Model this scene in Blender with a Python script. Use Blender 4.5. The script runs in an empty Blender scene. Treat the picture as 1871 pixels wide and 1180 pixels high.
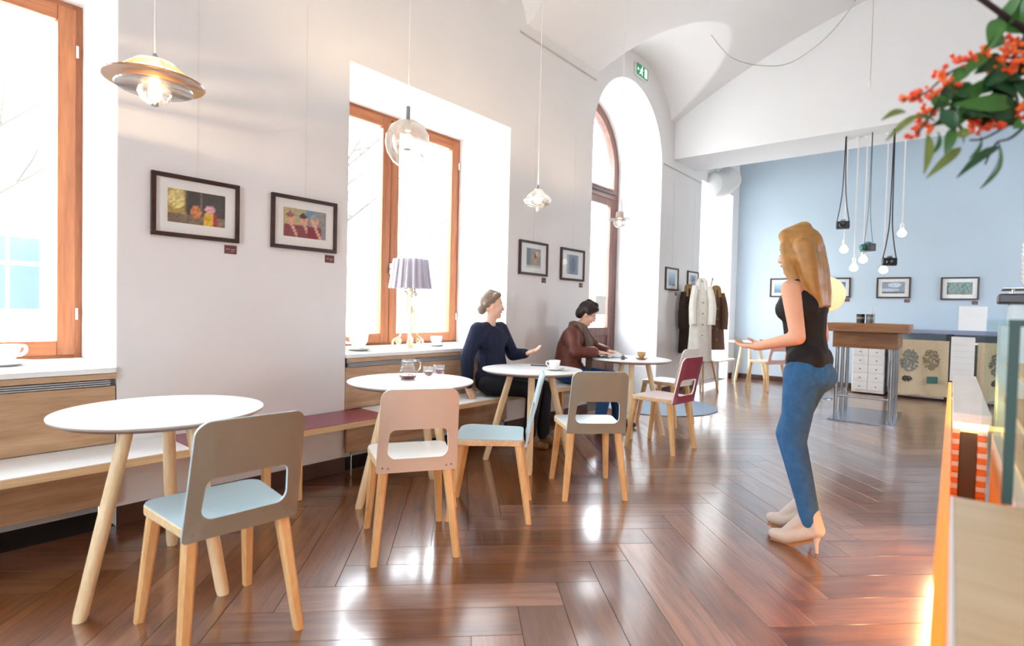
import bpy, bmesh, math, random
from math import sin, cos, pi, radians, sqrt, atan2, exp
from mathutils import Vector, Matrix, Euler

random.seed(7)
scene = bpy.context.scene
COL = scene.collection

# ------------------------------------------------------------------ camera
CAM_F, CAM_YAW, CAM_PITCH, CAM_ROLL, CAM_H = 1000.0, radians(39.9), radians(1.45), radians(-1.36), 1.22
CF = Vector((cos(CAM_YAW) * cos(CAM_PITCH), sin(CAM_YAW) * cos(CAM_PITCH), -sin(CAM_PITCH)))
_r = Vector((sin(CAM_YAW), -cos(CAM_YAW), 0)); _u = _r.cross(CF)
CR = cos(CAM_ROLL) * _r - sin(CAM_ROLL) * _u
CU = sin(CAM_ROLL) * _r + cos(CAM_ROLL) * _u
CC = Vector((0, 0, CAM_H))
cam_d = bpy.data.cameras.new('camera'); cam = bpy.data.objects.new('camera', cam_d); COL.objects.link(cam)
m = Matrix.Identity(4)
for i in range(3):
    m[i][0], m[i][1], m[i][2], m[i][3] = CR[i], CU[i], -CF[i], CC[i]
cam.matrix_world = m
cam_d.sensor_fit = 'HORIZONTAL'; cam_d.sensor_width = 36.0; cam_d.lens = CAM_F / 1871 * 36.0
cam_d.clip_start = 0.05; cam_d.clip_end = 200
cam_d.dof.use_dof = True; cam_d.dof.focus_distance = 3.6; cam_d.dof.aperture_fstop = 2.2
scene.camera = cam

# ------------------------------------------------------------------ world, light, exposure
wld = bpy.data.worlds.new('sky'); scene.world = wld; wld.use_nodes = True
bg = wld.node_tree.nodes['Background']
bg.inputs['Color'].default_value = (0.86, 0.93, 1.0, 1); bg.inputs['Strength'].default_value = 15.0
scene.view_settings.view_transform = 'Standard'; scene.view_settings.look = 'None'
scene.view_settings.gamma = 1.0; scene.view_settings.use_curve_mapping = False
scene.view_settings.exposure = 0.5
scene.cycles.use_denoising = True; scene.cycles.use_adaptive_sampling = True; scene.cycles.adaptive_threshold = 0.1; scene.cycles.adaptive_min_samples = 16
scene.cycles.max_bounces = 8; scene.cycles.diffuse_bounces = 5; scene.cycles.glossy_bounces = 4
scene.cycles.transparent_max_bounces = 16; scene.cycles.transmission_bounces = 6
scene.cycles.sample_clamp_indirect = 12.0
scene.cycles.caustics_reflective = False; scene.cycles.caustics_refractive = False

WY = 3.5        # interior face of the window wall
RY = 4.2        # plane of the window frames
# openings in the window wall: x0, x1, z0, z1
W2 = (2.29, 4.10); W1 = (-0.92, 0.89); W0 = (-4.13, -2.32); WA = (5.61, 7.50); W4 = (9.03, 10.6)
SILL, HEAD = 0.83, 2.99

def portal(name, x0, x1, z0, z1, y=4.36):
    l = bpy.data.lights.new(name, 'AREA'); l.shape = 'RECTANGLE'; l.size = x1 - x0; l.size_y = z1 - z0
    l.cycles.is_portal = True
    o = bpy.data.objects.new(name, l); COL.objects.link(o)
    o.location = ((x0 + x1) / 2, y, (z0 + z1) / 2); o.rotation_euler = (radians(-90), 0, 0)
for w in (W0, W1, W2): portal('window_daylight', w[0], w[1], SILL, HEAD)
portal('window_daylight', WA[0], WA[1], 0.0, 4.26)
portal('window_daylight', W4[0], W4[1], 0.0, 3.45)
pl = bpy.data.lights.new('fill_right_daylight', 'AREA'); pl.shape = 'RECTANGLE'; pl.size = 2.2; pl.size_y = 1.6; pl.cycles.is_portal = True
po = bpy.data.objects.new('fill_right_daylight', pl); COL.objects.link(po); po.location = (9.3, -4.73, 1.8); po.rotation_euler = (radians(90), 0, 0)
pl = bpy.data.lights.new('fill_shopfront_daylight', 'AREA'); pl.shape = 'RECTANGLE'; pl.size = 3.4; pl.size_y = 1.8; pl.cycles.is_portal = True
po = bpy.data.objects.new('fill_shopfront_daylight', pl); COL.objects.link(po); po.location = (-5.22, -0.2, 2.0); po.rotation_euler = (0, radians(-90), 0)

# ------------------------------------------------------------------ helpers
def ray(px, py): return CF + (px - 935.5) / CAM_F * CR - (py - 590) / CAM_F * CU
def at(px, py, d): return CC + d * ray(px, py)
def onz(px, py, z=0.0):
    d = ray(px, py); return CC + d * ((z - CAM_H) / d.z)
def ony(px, py, y):
    d = ray(px, py); return CC + d * (y / d.y)
def onx(px, py, x):
    d = ray(px, py); return CC + d * (x / d.x)

def lin(c):
    if isinstance(c, str):
        c = c.lstrip('#'); c = [int(c[i:i + 2], 16) / 255 for i in (0, 2, 4)]
    return tuple((x / 12.92 if x <= 0.04045 else ((x + 0.055) / 1.055) ** 2.4) for x in c) + (1.0,)

MATS = {}
def pm(name, col, rough=0.5, metal=0.0, spec=0.5, noise=None, bump=None, emit=0.0, sub=0.0, coat=0.0, emit_col=None):
    if name in MATS: return MATS[name]
    mt = bpy.data.materials.new(name); mt.use_nodes = True; nt = mt.node_tree; b = nt.nodes['Principled BSDF']
    b.inputs['Base Color'].default_value = lin(col); b.inputs['Roughness'].default_value = rough
    b.inputs['Metallic'].default_value = metal; b.inputs['Specular IOR Level'].default_value = spec
    b.inputs['Coat Weight'].default_value = coat; b.inputs['Coat Roughness'].default_value = 0.1
    if sub: b.inputs['Subsurface Weight'].default_value = sub; b.inputs['Subsurface Radius'].default_value = (0.02, 0.008, 0.004)
    if emit:
        b.inputs['Emission Color'].default_value = lin(emit_col or col); b.inputs['Emission Strength'].default_value = emit
    tc = nt.nodes.new('ShaderNodeTexCoord')
    sc, amt = noise if noise else (6.0, 0.04)
    n = nt.nodes.new('ShaderNodeTexNoise'); n.inputs['Scale'].default_value = sc; n.inputs['Detail'].default_value = 4
    nt.links.new(tc.outputs['Object'], n.inputs['Vector'])
    mx = nt.nodes.new('ShaderNodeMix'); mx.data_type = 'RGBA'; mx.blend_type = 'MULTIPLY'; mx.inputs['Factor'].default_value = 1.0
    rp = nt.nodes.new('ShaderNodeValToRGB')
    rp.color_ramp.elements[0].position = 0.3; rp.color_ramp.elements[1].position = 0.7
    lo = max(0.0, 1 - amt); rp.color_ramp.elements[0].color = (lo, lo, lo, 1); rp.color_ramp.elements[1].color = (1, 1, 1, 1)
    nt.links.new(n.outputs['Fac'], rp.inputs['Fac'])
    mx.inputs['A'].default_value = lin(col); nt.links.new(rp.outputs['Color'], mx.inputs['B'])
    nt.links.new(mx.outputs['Result'], b.inputs['Base Color'])
    if bump:
        n2 = nt.nodes.new('ShaderNodeTexNoise'); n2.inputs['Scale'].default_value = bump[0]; n2.inputs['Detail'].default_value = 5
        nt.links.new(tc.outputs['Object'], n2.inputs['Vector'])
        bp = nt.nodes.new('ShaderNodeBump'); bp.inputs['Strength'].default_value = bump[1]; bp.inputs['Distance'].default_value = 0.01
        nt.links.new(n2.outputs['Fac'], bp.inputs['Height']); nt.links.new(bp.outputs['Normal'], b.inputs['Normal'])
    MATS[name] = mt; return mt

def wood(name, c1, c2, rough=0.45, axis='X', scale=1.0, vary=0.0, spec=0.5, knots=False, coat=0.0):
    if name in MATS: return MATS[name]
    mt = bpy.data.materials.new(name); mt.use_nodes = True; nt = mt.node_tree; b = nt.nodes['Principled BSDF']; L = nt.links.new
    tc = nt.nodes.new('ShaderNodeTexCoord'); mp = nt.nodes.new('ShaderNodeMapping')
    s = {'X': (1.2, 14, 14), 'Y': (14, 1.2, 14), 'Z': (14, 14, 1.2)}[axis]
    mp.inputs['Scale'].default_value = tuple(v * scale for v in s)
    oi = nt.nodes.new('ShaderNodeObjectInfo')
    add = nt.nodes.new('ShaderNodeVectorMath'); add.operation = 'MULTIPLY_ADD'
    add.inputs[1].default_value = (1, 1, 1)
    cmb = nt.nodes.new('ShaderNodeCombineXYZ'); ml = nt.nodes.new('ShaderNodeMath'); ml.operation = 'MULTIPLY'; ml.inputs[1].default_value = 37.0
    L(oi.outputs['Random'], ml.inputs[0]); L(ml.outputs[0], cmb.inputs[0]); L(ml.outputs[0], cmb.inputs[1]); L(ml.outputs[0], cmb.inputs[2])
    L(tc.outputs['Object'], add.inputs[0]); L(cmb.outputs[0], add.inputs[2]); L(add.outputs[0], mp.inputs['Vector'])
    n1 = nt.nodes.new('ShaderNodeTexNoise'); n1.inputs['Scale'].default_value = 1.6; n1.inputs['Detail'].default_value = 6; n1.inputs['Distortion'].default_value = 0.7
    n2 = nt.nodes.new('ShaderNodeTexNoise'); n2.inputs['Scale'].default_value = 9.0; n2.inputs['Detail'].default_value = 3
    L(mp.outputs[0], n1.inputs['Vector']); L(mp.outputs[0], n2.inputs['Vector'])
    mix = nt.nodes.new('ShaderNodeMath'); mix.operation = 'MULTIPLY_ADD'; mix.inputs[1].default_value = 0.35
    L(n2.outputs['Fac'], mix.inputs[0])
    m2 = nt.nodes.new('ShaderNodeMath'); m2.operation = 'MULTIPLY'; m2.inputs[1].default_value = 0.75
    L(n1.outputs['Fac'], m2.inputs[0]); L(m2.outputs[0], mix.inputs[2])
    rp = nt.nodes.new('ShaderNodeValToRGB'); e = rp.color_ramp.elements
    e[0].position = 0.36; e[0].color = lin(c1); e[1].position = 0.7; e[1].color = lin(c2)
    L(mix.outputs[0], rp.inputs['Fac'])
    out = rp.outputs['Color']
    if vary:
        hs = nt.nodes.new('ShaderNodeHueSaturation')
        mr = nt.nodes.new('ShaderNodeMapRange'); mr.inputs['To Min'].default_value = 1 - vary; mr.inputs['To Max'].default_value = 1 + vary
        L(oi.outputs['Random'], mr.inputs['Value']); L(mr.outputs[0], hs.inputs['Value'])
        mr2 = nt.nodes.new('ShaderNodeMapRange'); mr2.inputs['To Min'].default_value = 1.12; mr2.inputs['To Max'].default_value = 0.85
        L(oi.outputs['Random'], mr2.inputs['Value']); L(mr2.outputs[0], hs.inputs['Saturation'])
        L(out, hs.inputs['Color']); out = hs.outputs['Color']
    if knots:
        vo = nt.nodes.new('ShaderNodeTexVoronoi'); vo.inputs['Scale'].default_value = 0.5
        mp2 = nt.nodes.new('ShaderNodeMapping'); mp2.inputs['Scale'].default_value = (3.2, 8, 8)
        L(add.outputs[0], mp2.inputs['Vector']); L(mp2.outputs[0], vo.inputs['Vector'])
        r2 = nt.nodes.new('ShaderNodeValToRGB'); r2.color_ramp.elements[0].position = 0.02; r2.color_ramp.elements[1].position = 0.16
        r2.color_ramp.elements[0].color = (0.35, 0.3, 0.28, 1); r2.color_ramp.elements[1].color = (1, 1, 1, 1)
        L(vo.outputs['Distance'], r2.inputs['Fac'])
        mx = nt.nodes.new('ShaderNodeMix'); mx.data_type = 'RGBA'; mx.blend_type = 'MULTIPLY'; mx.inputs['Factor'].default_value = 0.8
        L(out, mx.inputs['A']); L(r2.outputs['Color'], mx.inputs['B']); out = mx.outputs['Result']
    L(out, b.inputs['Base Color'])
    b.inputs['Roughness'].default_value = rough; b.inputs['Specular IOR Level'].default_value = spec
    b.inputs['Coat Weight'].default_value = coat; b.inputs['Coat Roughness'].default_value = 0.15; b.inputs['Coat IOR'].default_value = 1.75
    bp = nt.nodes.new('ShaderNodeBump'); bp.inputs['Strength'].default_value = 0.08; bp.inputs['Distance'].default_value = 0.004
    L(mix.outputs[0], bp.inputs['Height']); L(bp.outputs['Normal'], b.inputs['Normal'])
    MATS[name] = mt; return mt

def glass(name, tint='#ffffff', gloss=0.12, rough=0.02, body=0.0, body_col='#ffffff'):
    """thin clear glass: see-through, with a fresnel reflection; body adds some milky tint"""
    if name in MATS: return MATS[name]
    mt = bpy.data.materials.new(name); mt.use_nodes = True; nt = mt.node_tree; nt.nodes.clear(); L = nt.links.new
    o = nt.nodes.new('ShaderNodeOutputMaterial'); tr = nt.nodes.new('ShaderNodeBsdfTransparent'); gl = nt.nodes.new('ShaderNodeBsdfGlossy')
    tr.inputs['Color'].default_value = lin(tint); gl.inputs['Roughness'].default_value = rough
    lw = nt.nodes.new('ShaderNodeLayerWeight'); lw.inputs['Blend'].default_value = 0.35
    ma = nt.nodes.new('ShaderNodeMath'); ma.operation = 'MULTIPLY_ADD'; ma.inputs[1].default_value = 0.8; ma.inputs[2].default_value = gloss * 0.4
    ma.use_clamp = True
    L(lw.outputs['Facing'], ma.inputs[0])
    pw = nt.nodes.new('ShaderNodeMath'); pw.operation = 'MULTIPLY'; pw.inputs[1].default_value = gloss * 5
    pw.use_clamp = True
    L(ma.outputs[0], pw.inputs[0])
    mx = nt.nodes.new('ShaderNodeMixShader'); L(pw.outputs[0], mx.inputs[0]); L(tr.outputs[0], mx.inputs[1]); L(gl.outputs[0], mx.inputs[2])
    fin = mx.outputs[0]
    if body:
        df = nt.nodes.new('ShaderNodeBsdfDiffuse'); df.inputs['Color'].default_value = lin(body_col)
        tl = nt.nodes.new('ShaderNodeBsdfTranslucent'); tl.inputs['Color'].default_value = lin(body_col)
        a = nt.nodes.new('ShaderNodeMixShader'); a.inputs[0].default_value = 0.5; L(df.outputs[0], a.inputs[1]); L(tl.outputs[0], a.inputs[2])
        m3 = nt.nodes.new('ShaderNodeMixShader'); m3.inputs[0].default_value = body; L(fin, m3.inputs[1]); L(a.outputs[0], m3.inputs[2]); fin = m3.outputs[0]
    L(fin, o.inputs['Surface']); MATS[name] = mt; return mt

class MB:
    def __init__(s): s.v = []; s.f = []; s.m = []
    def add(s, vs, fs, mi=0, M=None):
        o = len(s.v)
        s.v += [tuple(M @ Vector(v)) if M else tuple(v) for v in vs]
        s.f += [tuple(i + o for i in f) for f in fs]; s.m += [mi] * len(fs); return s
    def box(s, x0, x1, y0, y1, z0, z1, mi=0, M=None):
        return s.add([(x0, y0, z0), (x1, y0, z0), (x1, y1, z0), (x0, y1, z0), (x0, y0, z1), (x1, y0, z1), (x1, y1, z1), (x0, y1, z1)],
                     [(0, 3, 2, 1), (4, 5, 6, 7), (0, 1, 5, 4), (1, 2, 6, 5), (2, 3, 7, 6), (3, 0, 4, 7)], mi, M)
    def loft(s, rings, mi=0, M=None, caps=True, loop=False):
        n = len(rings[0]); vs = [p for r in rings for p in r]; fs = []
        k = len(rings)
        for i in range(k if loop else k - 1):
            a = i * n; b = ((i + 1) % k) * n
            for j in range(n): fs.append((a + j, a + (j + 1) % n, b + (j + 1) % n, b + j))
        if caps and not loop: fs += [tuple(range(n - 1, -1, -1)), tuple((k - 1) * n + j for j in range(n))]
        return s.add(vs, fs, mi, M)
    def lathe(s, prof, n=28, c=(0, 0, 0), mi=0, M=None, caps=True):
        c = Vector(c)
        return s.loft([[c + Vector((r * cos(2 * pi * j / n), r * sin(2 * pi * j / n), z)) for j in range(n)] for r, z in prof], mi, M, caps)
    def tube(s, pts, r, n=8, mi=0, M=None, flat=1.0):
        pts = [Vector(p) for p in pts]; rs = r if isinstance(r, (list, tuple)) else [r] * len(pts)
        rings = []; up = None
        for i, p in enumerate(pts):
            t = (pts[min(i + 1, len(pts) - 1)] - pts[max(i - 1, 0)]).normalized()
            if up is None: up = t.orthogonal().normalized()
            up = (up - t * up.dot(t)).normalized(); sd = t.cross(up)
            rings.append([p + rs[i] * (cos(2 * pi * j / n) * up + flat * sin(2 * pi * j / n) * sd) for j in range(n)])
        return s.loft(rings, mi, M)
    def ell(s, c, r, M=None, nu=16, nv=10, mi=0, R=None):
        c = Vector(c); rings = []
        for i in range(1, nv):
            a = pi * i / nv; ring = []
            for j in range(nu):
                p = Vector((r[0] * sin(a) * cos(2 * pi * j / nu), r[1] * sin(a) * sin(2 * pi * j / nu), -r[2] * cos(a)))
                ring.append(c + (R @ p if R else p))
            rings.append(ring)
        b = Vector((0, 0, -r[2])); t = Vector((0, 0, r[2]))
        if R: b = R @ b; t = R @ t
        vs = [p for q in rings for p in q] + [c + b, c + t]; fs = []
        for i in range(nv - 2):
            for j in range(nu): fs.append((i * nu + j, i * nu + (j + 1) % nu, (i + 1) * nu + (j + 1) % nu, (i + 1) * nu + j))
        B = len(vs) - 2; T = B + 1
        for j in range(nu): fs.append((B, (j + 1) % nu, j)); fs.append((T, (nv - 2) * nu + j, (nv - 2) * nu + (j + 1) % nu))
        return s.add(vs, fs, mi, M)
    def cap(s, p0, p1, r0, r1=None, n=14):
        """round ended tapered limb"""
        r1 = r0 if r1 is None else r1; p0 = Vector(p0); p1 = Vector(p1); d = (p1 - p0)
        if d.length < 1e-6: return s.ell(p0, (r0, r0, r0))
        d.normalize(); u = d.orthogonal().normalized(); w = d.cross(u); rings = []
        for a in (-75, -45, -15): rings.append((p0 + d * r0 * sin(radians(a)), r0 * cos(radians(a))))
        rings.append((p0, r0)); rings.append((p1, r1))
        for a in (15, 45, 75): rings.append((p1 + d * r1 * sin(radians(a)), r1 * cos(radians(a))))
        return s.loft([[c + r * (cos(2 * pi * j / n) * u + sin(2 * pi * j / n) * w) for j in range(n)] for c, r in rings])
    def prism(s, poly, a, b, plane='XZ', mi=0, M=None):
        """polygon in a plane, extruded from a to b along the missing axis"""
        def P(p, t): return {'XZ': (p[0], t, p[1]), 'XY': (p[0], p[1], t), 'YZ': (t, p[0], p[1])}[plane]
        return s.loft([[P(p, a) for p in poly], [P(p, b) for p in poly]], mi, M)
    def grid(s, fn, nu, nv, mi=0, M=None):
        vs = [fn(i / nu, j / nv) for j in range(nv + 1) for i in range(nu + 1)]; fs = []
        for j in range(nv):
            for i in range(nu):
                a = j * (nu + 1) + i; fs.append((a, a + 1, a + nu + 2, a + nu + 1))
        return s.add(vs, fs, mi, M)
    def mesh(s, name, mats, smooth=35, fix=True):
        me = bpy.data.meshes.new(name); me.from_pydata([tuple(v) for v in s.v], [], s.f)
        mats = mats if isinstance(mats, (list, tuple)) else [mats]
        for k in mats: me.materials.append(k)
        if len(mats) > 1: me.polygons.foreach_set('material_index', s.m)
        if fix:
            bm = bmesh.new(); bm.from_mesh(me); bmesh.ops.recalc_face_normals(bm, faces=bm.faces); bm.to_mesh(me); bm.free()
        if smooth:
            me.polygons.foreach_set('use_smooth', [True] * len(me.polygons)); me.set_sharp_from_angle(angle=radians(smooth))
        me.update(); return me
    def build(s, name, mats, parent=None, smooth=35, bevel=0.0, seg=2, sub=0, fix=True, label=None):
        return link(name, s.mesh(name, mats, smooth, fix), parent, bevel, seg, sub, label)

def link(name, me, parent=None, bevel=0.0, seg=2, sub=0, label=None):
    o = bpy.data.objects.new(name, me); COL.objects.link(o)
    if parent is not None: o.parent = parent
    if bevel:
        md = o.modifiers.new('bevel', 'BEVEL'); md.width = bevel; md.segments = seg; md.limit_method = 'ANGLE'; md.angle_limit = radians(40)
    if sub:
        md = o.modifiers.new('sub', 'SUBSURF'); md.levels = sub; md.render_levels = sub
    if label: o['label'] = label
    return o
def tag(o, label, cat, group=None):
    o['label'] = label; o['category'] = cat
    if group: o['group'] = group
    return o
def thing(name, label, cat, loc=(0, 0, 0), rz=0.0, group=None):
    o = bpy.data.objects.new(name, None); COL.objects.link(o); o.location = loc; o.rotation_euler = (0, 0, rz); o.empty_display_size = 0.1
    return tag(o, label, cat, group)
ORD = ('topmost', 'second from the top', 'third from the top', 'fourth from the top', 'fifth from the top', 'sixth from the top', 'seventh from the top', 'eighth from the top', 'ninth from the top', 'tenth from the top', 'eleventh from the top', 'twelfth from the top', 'thirteenth from the top', 'fourteenth from the top', 'fifteenth from the top', 'sixteenth from the top', 'lowest')
def struct(o): o['kind'] = 'structure'; return o
def copy_tree(o, parent=None):
    c = o.copy(); COL.objects.link(c); c.parent = parent
    for ch in o.children: copy_tree(ch, c)
    return c
def rrect(w0, w1, z0, z1, r0, r1, n=6):
    """rounded trapezoid outline: half width w0 at z0, w1 at z1, corner radii r0 (bottom) r1 (top)"""
    out = []
    for cx, cz, r, a0 in ((w0 - r0, z0 + r0, r0, -90), (w1 - r1, z1 - r1, r1, 0), (-w1 + r1, z1 - r1, r1, 90), (-w0 + r0, z0 + r0, r0, 180)):
        for k in range(n + 1):
            a = radians(a0 + 90 * k / n); out.append((cx + r * cos(a), cz + r * sin(a)))
    return out
def catmull(pts, k=6):
    pts = [Vector(p) for p in pts]; out = []
    for i in range(len(pts) - 1):
        p0 = pts[max(i - 1, 0)]; p1 = pts[i]; p2 = pts[i + 1]; p3 = pts[min(i + 2, len(pts) - 1)]
        for j in range(k):
            t = j / k
            out.append(0.5 * ((2 * p1) + (p2 - p0) * t + (2 * p0 - 5 * p1 + 4 * p2 - p3) * t * t + (3 * p1 - p0 - 3 * p2 + p3) * t ** 3))
    out.append(pts[-1]); return out

# ------------------------------------------------------------------ shared materials
M_wall = pm('wall_plaster', '#e7e5e3', 0.85, noise=(2.0, 0.03), bump=(90, 0.04))
M_ceil = pm('ceiling_plaster', '#f2f3f3', 0.9, noise=(1.5, 0.02))
M_blue = pm('blue_wall_paint', '#c2d2de', 0.6, noise=(1.2, 0.04))
M_white = pm('white_paint', '#f1f1ef', 0.45)
M_reveal = pm('window_reveal_paint', '#f7f8f8', 0.7)
M_plank = wood('oak_plank', '#5a3019', '#8c5832', 0.3, 'X', 1.0, vary=0.32, spec=0.9, knots=True, coat=1.0)
M_sub = pm('floor_joint', '#2a1810', 0.8)
M_frame = wood('window_frame_wood', '#935532', '#b87547', 0.4, 'Z', 0.7)
M_frameh = wood('window_frame_wood_horizontal', '#935532', '#b87547', 0.4, 'X', 0.7)
M_door = wood('door_wood', '#6d4a42', '#8d675c', 0.45, 'Z', 0.8)
M_oak = wood('bench_oak', '#a9835f', '#cba885', 0.5, 'X', 0.8)
M_ply = wood('plywood_edge', '#d9b888', '#ecd3aa', 0.5, 'X', 1.6)
M_beech = wood('beech_leg', '#d3a56a', '#ecc78f', 0.42, 'Z', 1.0)
M_ash = wood('ash_leg', '#e2c595', '#f2dfb9', 0.42, 'Z', 1.0)
M_pane = glass('window_pane', '#ffffff', 0.04)
M_clear = glass('clear_glass', '#f2f6f6', 0.22)
M_porc = pm('white_porcelain', '#f6f5f2', 0.15, coat=0.5)
M_black = pm('black_plastic', '#1c1a1c', 0.4)
M_chrome = pm('chrome', '#d9dadd', 0.12, metal=1.0)
M_steel = pm('brushed_steel', '#b9bbbf', 0.3, metal=1.0)
M_base = pm('dark_baseboard', '#4a2c20', 0.5)
M_cord = pm('white_cord', '#f2efe9', 0.6)
M_grey = pm('grey_metal', '#8d8f92', 0.45)

# ------------------------------------------------------------------ floor
PW = 0.194; PN = 6; PL = PW * PN; QX0, QY0 = 0.225, 2.07
def clip(poly, a, b, c):      # keep a*x+b*y<=c
    out = []
    for i in range(len(poly)):
        p, q = poly[i], poly[(i + 1) % len(poly)]
        dp, dq = a * p[0] + b * p[1] - c, a * q[0] + b * q[1] - c
        if dp <= 0: out.append(p)
        if dp * dq < 0:
            t = dp / (dp - dq); out.append((p[0] + (q[0] - p[0]) * t, p[1] + (q[1] - p[1]) * t))
    return out
floor = struct(MB().box(-5, 11.2, -4.6, WY + 0.9, -0.12, -0.004).build('floor', M_sub, smooth=0))
def plank_mesh():
    b = MB(); g = 0.0011; c = 0.0004; x1 = PL / 2 - g; y1 = PW / 2 - g
    b.loft([[(sx * (x1 - d), sy * (y1 - d), z) for sx, sy in ((-1, -1), (1, -1), (1, 1), (-1, 1))] for d, z in ((0, -0.012), (0, -c), (c, 0))])
    return b.mesh('plank', M_plank, smooth=0)
PM = plank_mesh(); planks = []
r2 = sqrt(0.5)
for j in range(-10, 11):
    for i in range(-60, 120):
        for hv in (0, 1):
            if hv == 0: u0, u1, v0, v1 = i + 2 * PN * j, i + 2 * PN * j + PN, i, i + 1
            else: u0, u1, v0, v1 = i + PN + 2 * PN * j, i + PN + 1 + 2 * PN * j, i + 1 - PN, i + 1
            uc, vc = (u0 + u1) / 2 * PW, (v0 + v1) / 2 * PW
            x = (uc + vc) * r2 + QX0; y = (vc - uc) * r2 + QY0
            if -2.2 < x < 11.6 and -3.4 < y < 4.4: planks.append((x, y, hv))
def plank_room(x, y, hv):
    a = radians(-45 if hv == 0 else 45); c, s = cos(a), sin(a); g = 0.0011
    h, k = PL / 2 - g, PW / 2 - g
    poly = [(x + c * p - s * q, y + s * p + c * q) for p, q in ((-h, -k), (h, -k), (h, k), (-h, k))]
    for e in ((0, 1, WY), (1, 0, 10.95), (-1, 0, 2.0), (0, -1, 3.2)): 
        poly = clip(poly, *e) if len(poly) > 2 else []
    return poly
full, cut = [], []
for x, y, hv in planks:
    p = plank_room(x, y, hv)
    if len(p) < 3: continue
    d = (Vector((x, y, 0)) - CC).dot(CF)
    vis = False
    for qx, qy in p:
        w = Vector((qx, qy, 0)) - CC; z = w.dot(CF)
        if z > 0.3:
            sx = 935.5 + CAM_F * w.dot(CR) / z; sy = 590 - CAM_F * w.dot(CU) / z
            if -60 < sx < 1931 and sy < 1250: vis = True
    (full if vis else cut).append((d, x, y, hv, p))
full.sort(key=lambda t: t[0])
far = full[300:] + cut
for d, x, y, hv, p in full[:300]:
    whole = abs(sum(p[i][0] * p[(i + 1) % len(p)][1] - p[(i + 1) % len(p)][0] * p[i][1] for i in range(len(p))) / 2) > PL * PW * 0.975
    if whole:
        o = link('plank', PM, floor); o.location = (x, y, 0); o.rotation_euler = (0, 0, radians((-45 if hv == 0 else 45) + random.choice((0, 180))))
    else:
        a = radians(-45 if hv == 0 else 45); c, s = cos(a), sin(a)
        q = [((X - x) * c + (Y - y) * s, -(X - x) * s + (Y - y) * c) for X, Y in p]
        o = MB().prism(q, -0.012, 0.0, 'XY').build('plank', M_plank, floor, smooth=0); o.location = (x, y, 0); o.rotation_euler = (0, 0, a)
b = MB()
for d, x, y, hv, p in far: b.prism(p, -0.012, 0.0, 'XY')
o = b.build('plank_field', M_plank, floor, smooth=0); o['kind'] = 'stuff'

# ------------------------------------------------------------------ walls
TOP = 5.6
b = MB(); T = WY + 0.9
def pier(x0, x1): b.box(x0, x1, WY, T, -0.1, TOP)
pier(-5.2, W0[0]); pier(W0[1], W1[0]); pier(W1[1], W2[0]); pier(W2[1], WA[0]); pier(WA[1], W4[0]); pier(W4[1], 11.2)
for w in (W0, W1, W2):
    b.box(w[0], w[1], WY, T, HEAD, TOP); b.box(w[0], w[1], WY + 0.32, T, -0.1, SILL - 0.03)
b.box(W4[0], W4[1], WY, T, 3.45, TOP)
# arched opening of the door
AX = (WA[0] + WA[1]) / 2; AR = (WA[1] - WA[0]) / 2; AZ = 4.26 - AR
N = 24
for k in range(N):
    a0, a1 = pi - pi * k / N, pi - pi * (k + 1) / N
    p0 = (AX + AR * cos(a0), AZ + AR * sin(a0)); p1 = (AX + AR * cos(a1), AZ + AR * sin(a1))
    b.prism([(p0[0], p0[1]), (p1[0], p1[1]), (p1[0], TOP), (p0[0], TOP)], WY, T)
wall_left = struct(b.build('wall_left', M_wall, smooth=0, fix=False))
# white plaster lining of the window reveals
def lining(w, z0, z1):
    b = MB()
    b.box(w[0] - 0.001, w[0] + 0.004, WY + 0.002, RY + 0.1, z0, z1); b.box(w[1] - 0.004, w[1] + 0.001, WY + 0.002, RY + 0.1, z0, z1)
    b.box(w[0] + 0.004, w[1] - 0.004, WY + 0.002, RY + 0.1, z1 - 0.004, z1 + 0.001)
    return b.build('window_reveal', M_reveal, wall_left, smooth=0)
for w in (W0, W1, W2): lining(w, SILL + 0.03, HEAD)
lining(W4, 0, 3.45)
b = MB()
b.box(WA[0] - 0.001, WA[0] + 0.004, WY + 0.002, RY + 0.1, 0, AZ); b.box(WA[1] - 0.004, WA[1] + 0.001, WY + 0.002, RY + 0.1, 0, AZ)
rings = []
for k in range(33):
    a = pi * k / 32; rings.append([(AX + r * cos(a), y, AZ + r * sin(a)) for r, y in ((AR + 0.001, WY + 0.002), (AR + 0.001, RY + 0.1), (AR - 0.004, RY + 0.1), (AR - 0.004, WY + 0.002))])
b.loft(rings); b.build('arch_reveal', M_reveal, wall_left, smooth=30)

struct(MB().box(10.95, 11.2, -4.7, WY + 0.9, -0.1, TOP).build('wall_far', M_blue, smooth=0))
RW = (8.2, 10.4, 1.0, 2.6)
struct(MB().box(-5.2, RW[0], -4.75, -4.5, -0.1, TOP).box(RW[1], 10.95, -4.75, -4.5, -0.1, TOP).box(RW[0], RW[1], -4.75, -4.5, -0.1, RW[2]).box(RW[0], RW[1], -4.75, -4.5, RW[3], TOP).build('wall_right', M_wall, smooth=0))
rw = bpy.data.objects.new('window_6', None); COL.objects.link(rw); rw['kind'] = 'structure'; rw['label'] = 'unseen window added for light in the right wall'  # opening added out of view to brighten the far end and blue wall
b = MB().box(RW[0], RW[1], -4.68, -4.58, RW[2], RW[2] + 0.08).box(RW[0], RW[1], -4.68, -4.58, RW[3] - 0.08, RW[3])
for k in range(4): xx = RW[0] + 0.04 + (RW[1] - RW[0] - 0.08) * k / 3; b.box(xx - 0.04, xx + 0.04, -4.68, -4.58, RW[2] + 0.08, RW[3] - 0.08)
b.build('window_frame', M_white, rw, smooth=0)  # frame and panes of the added window
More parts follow.
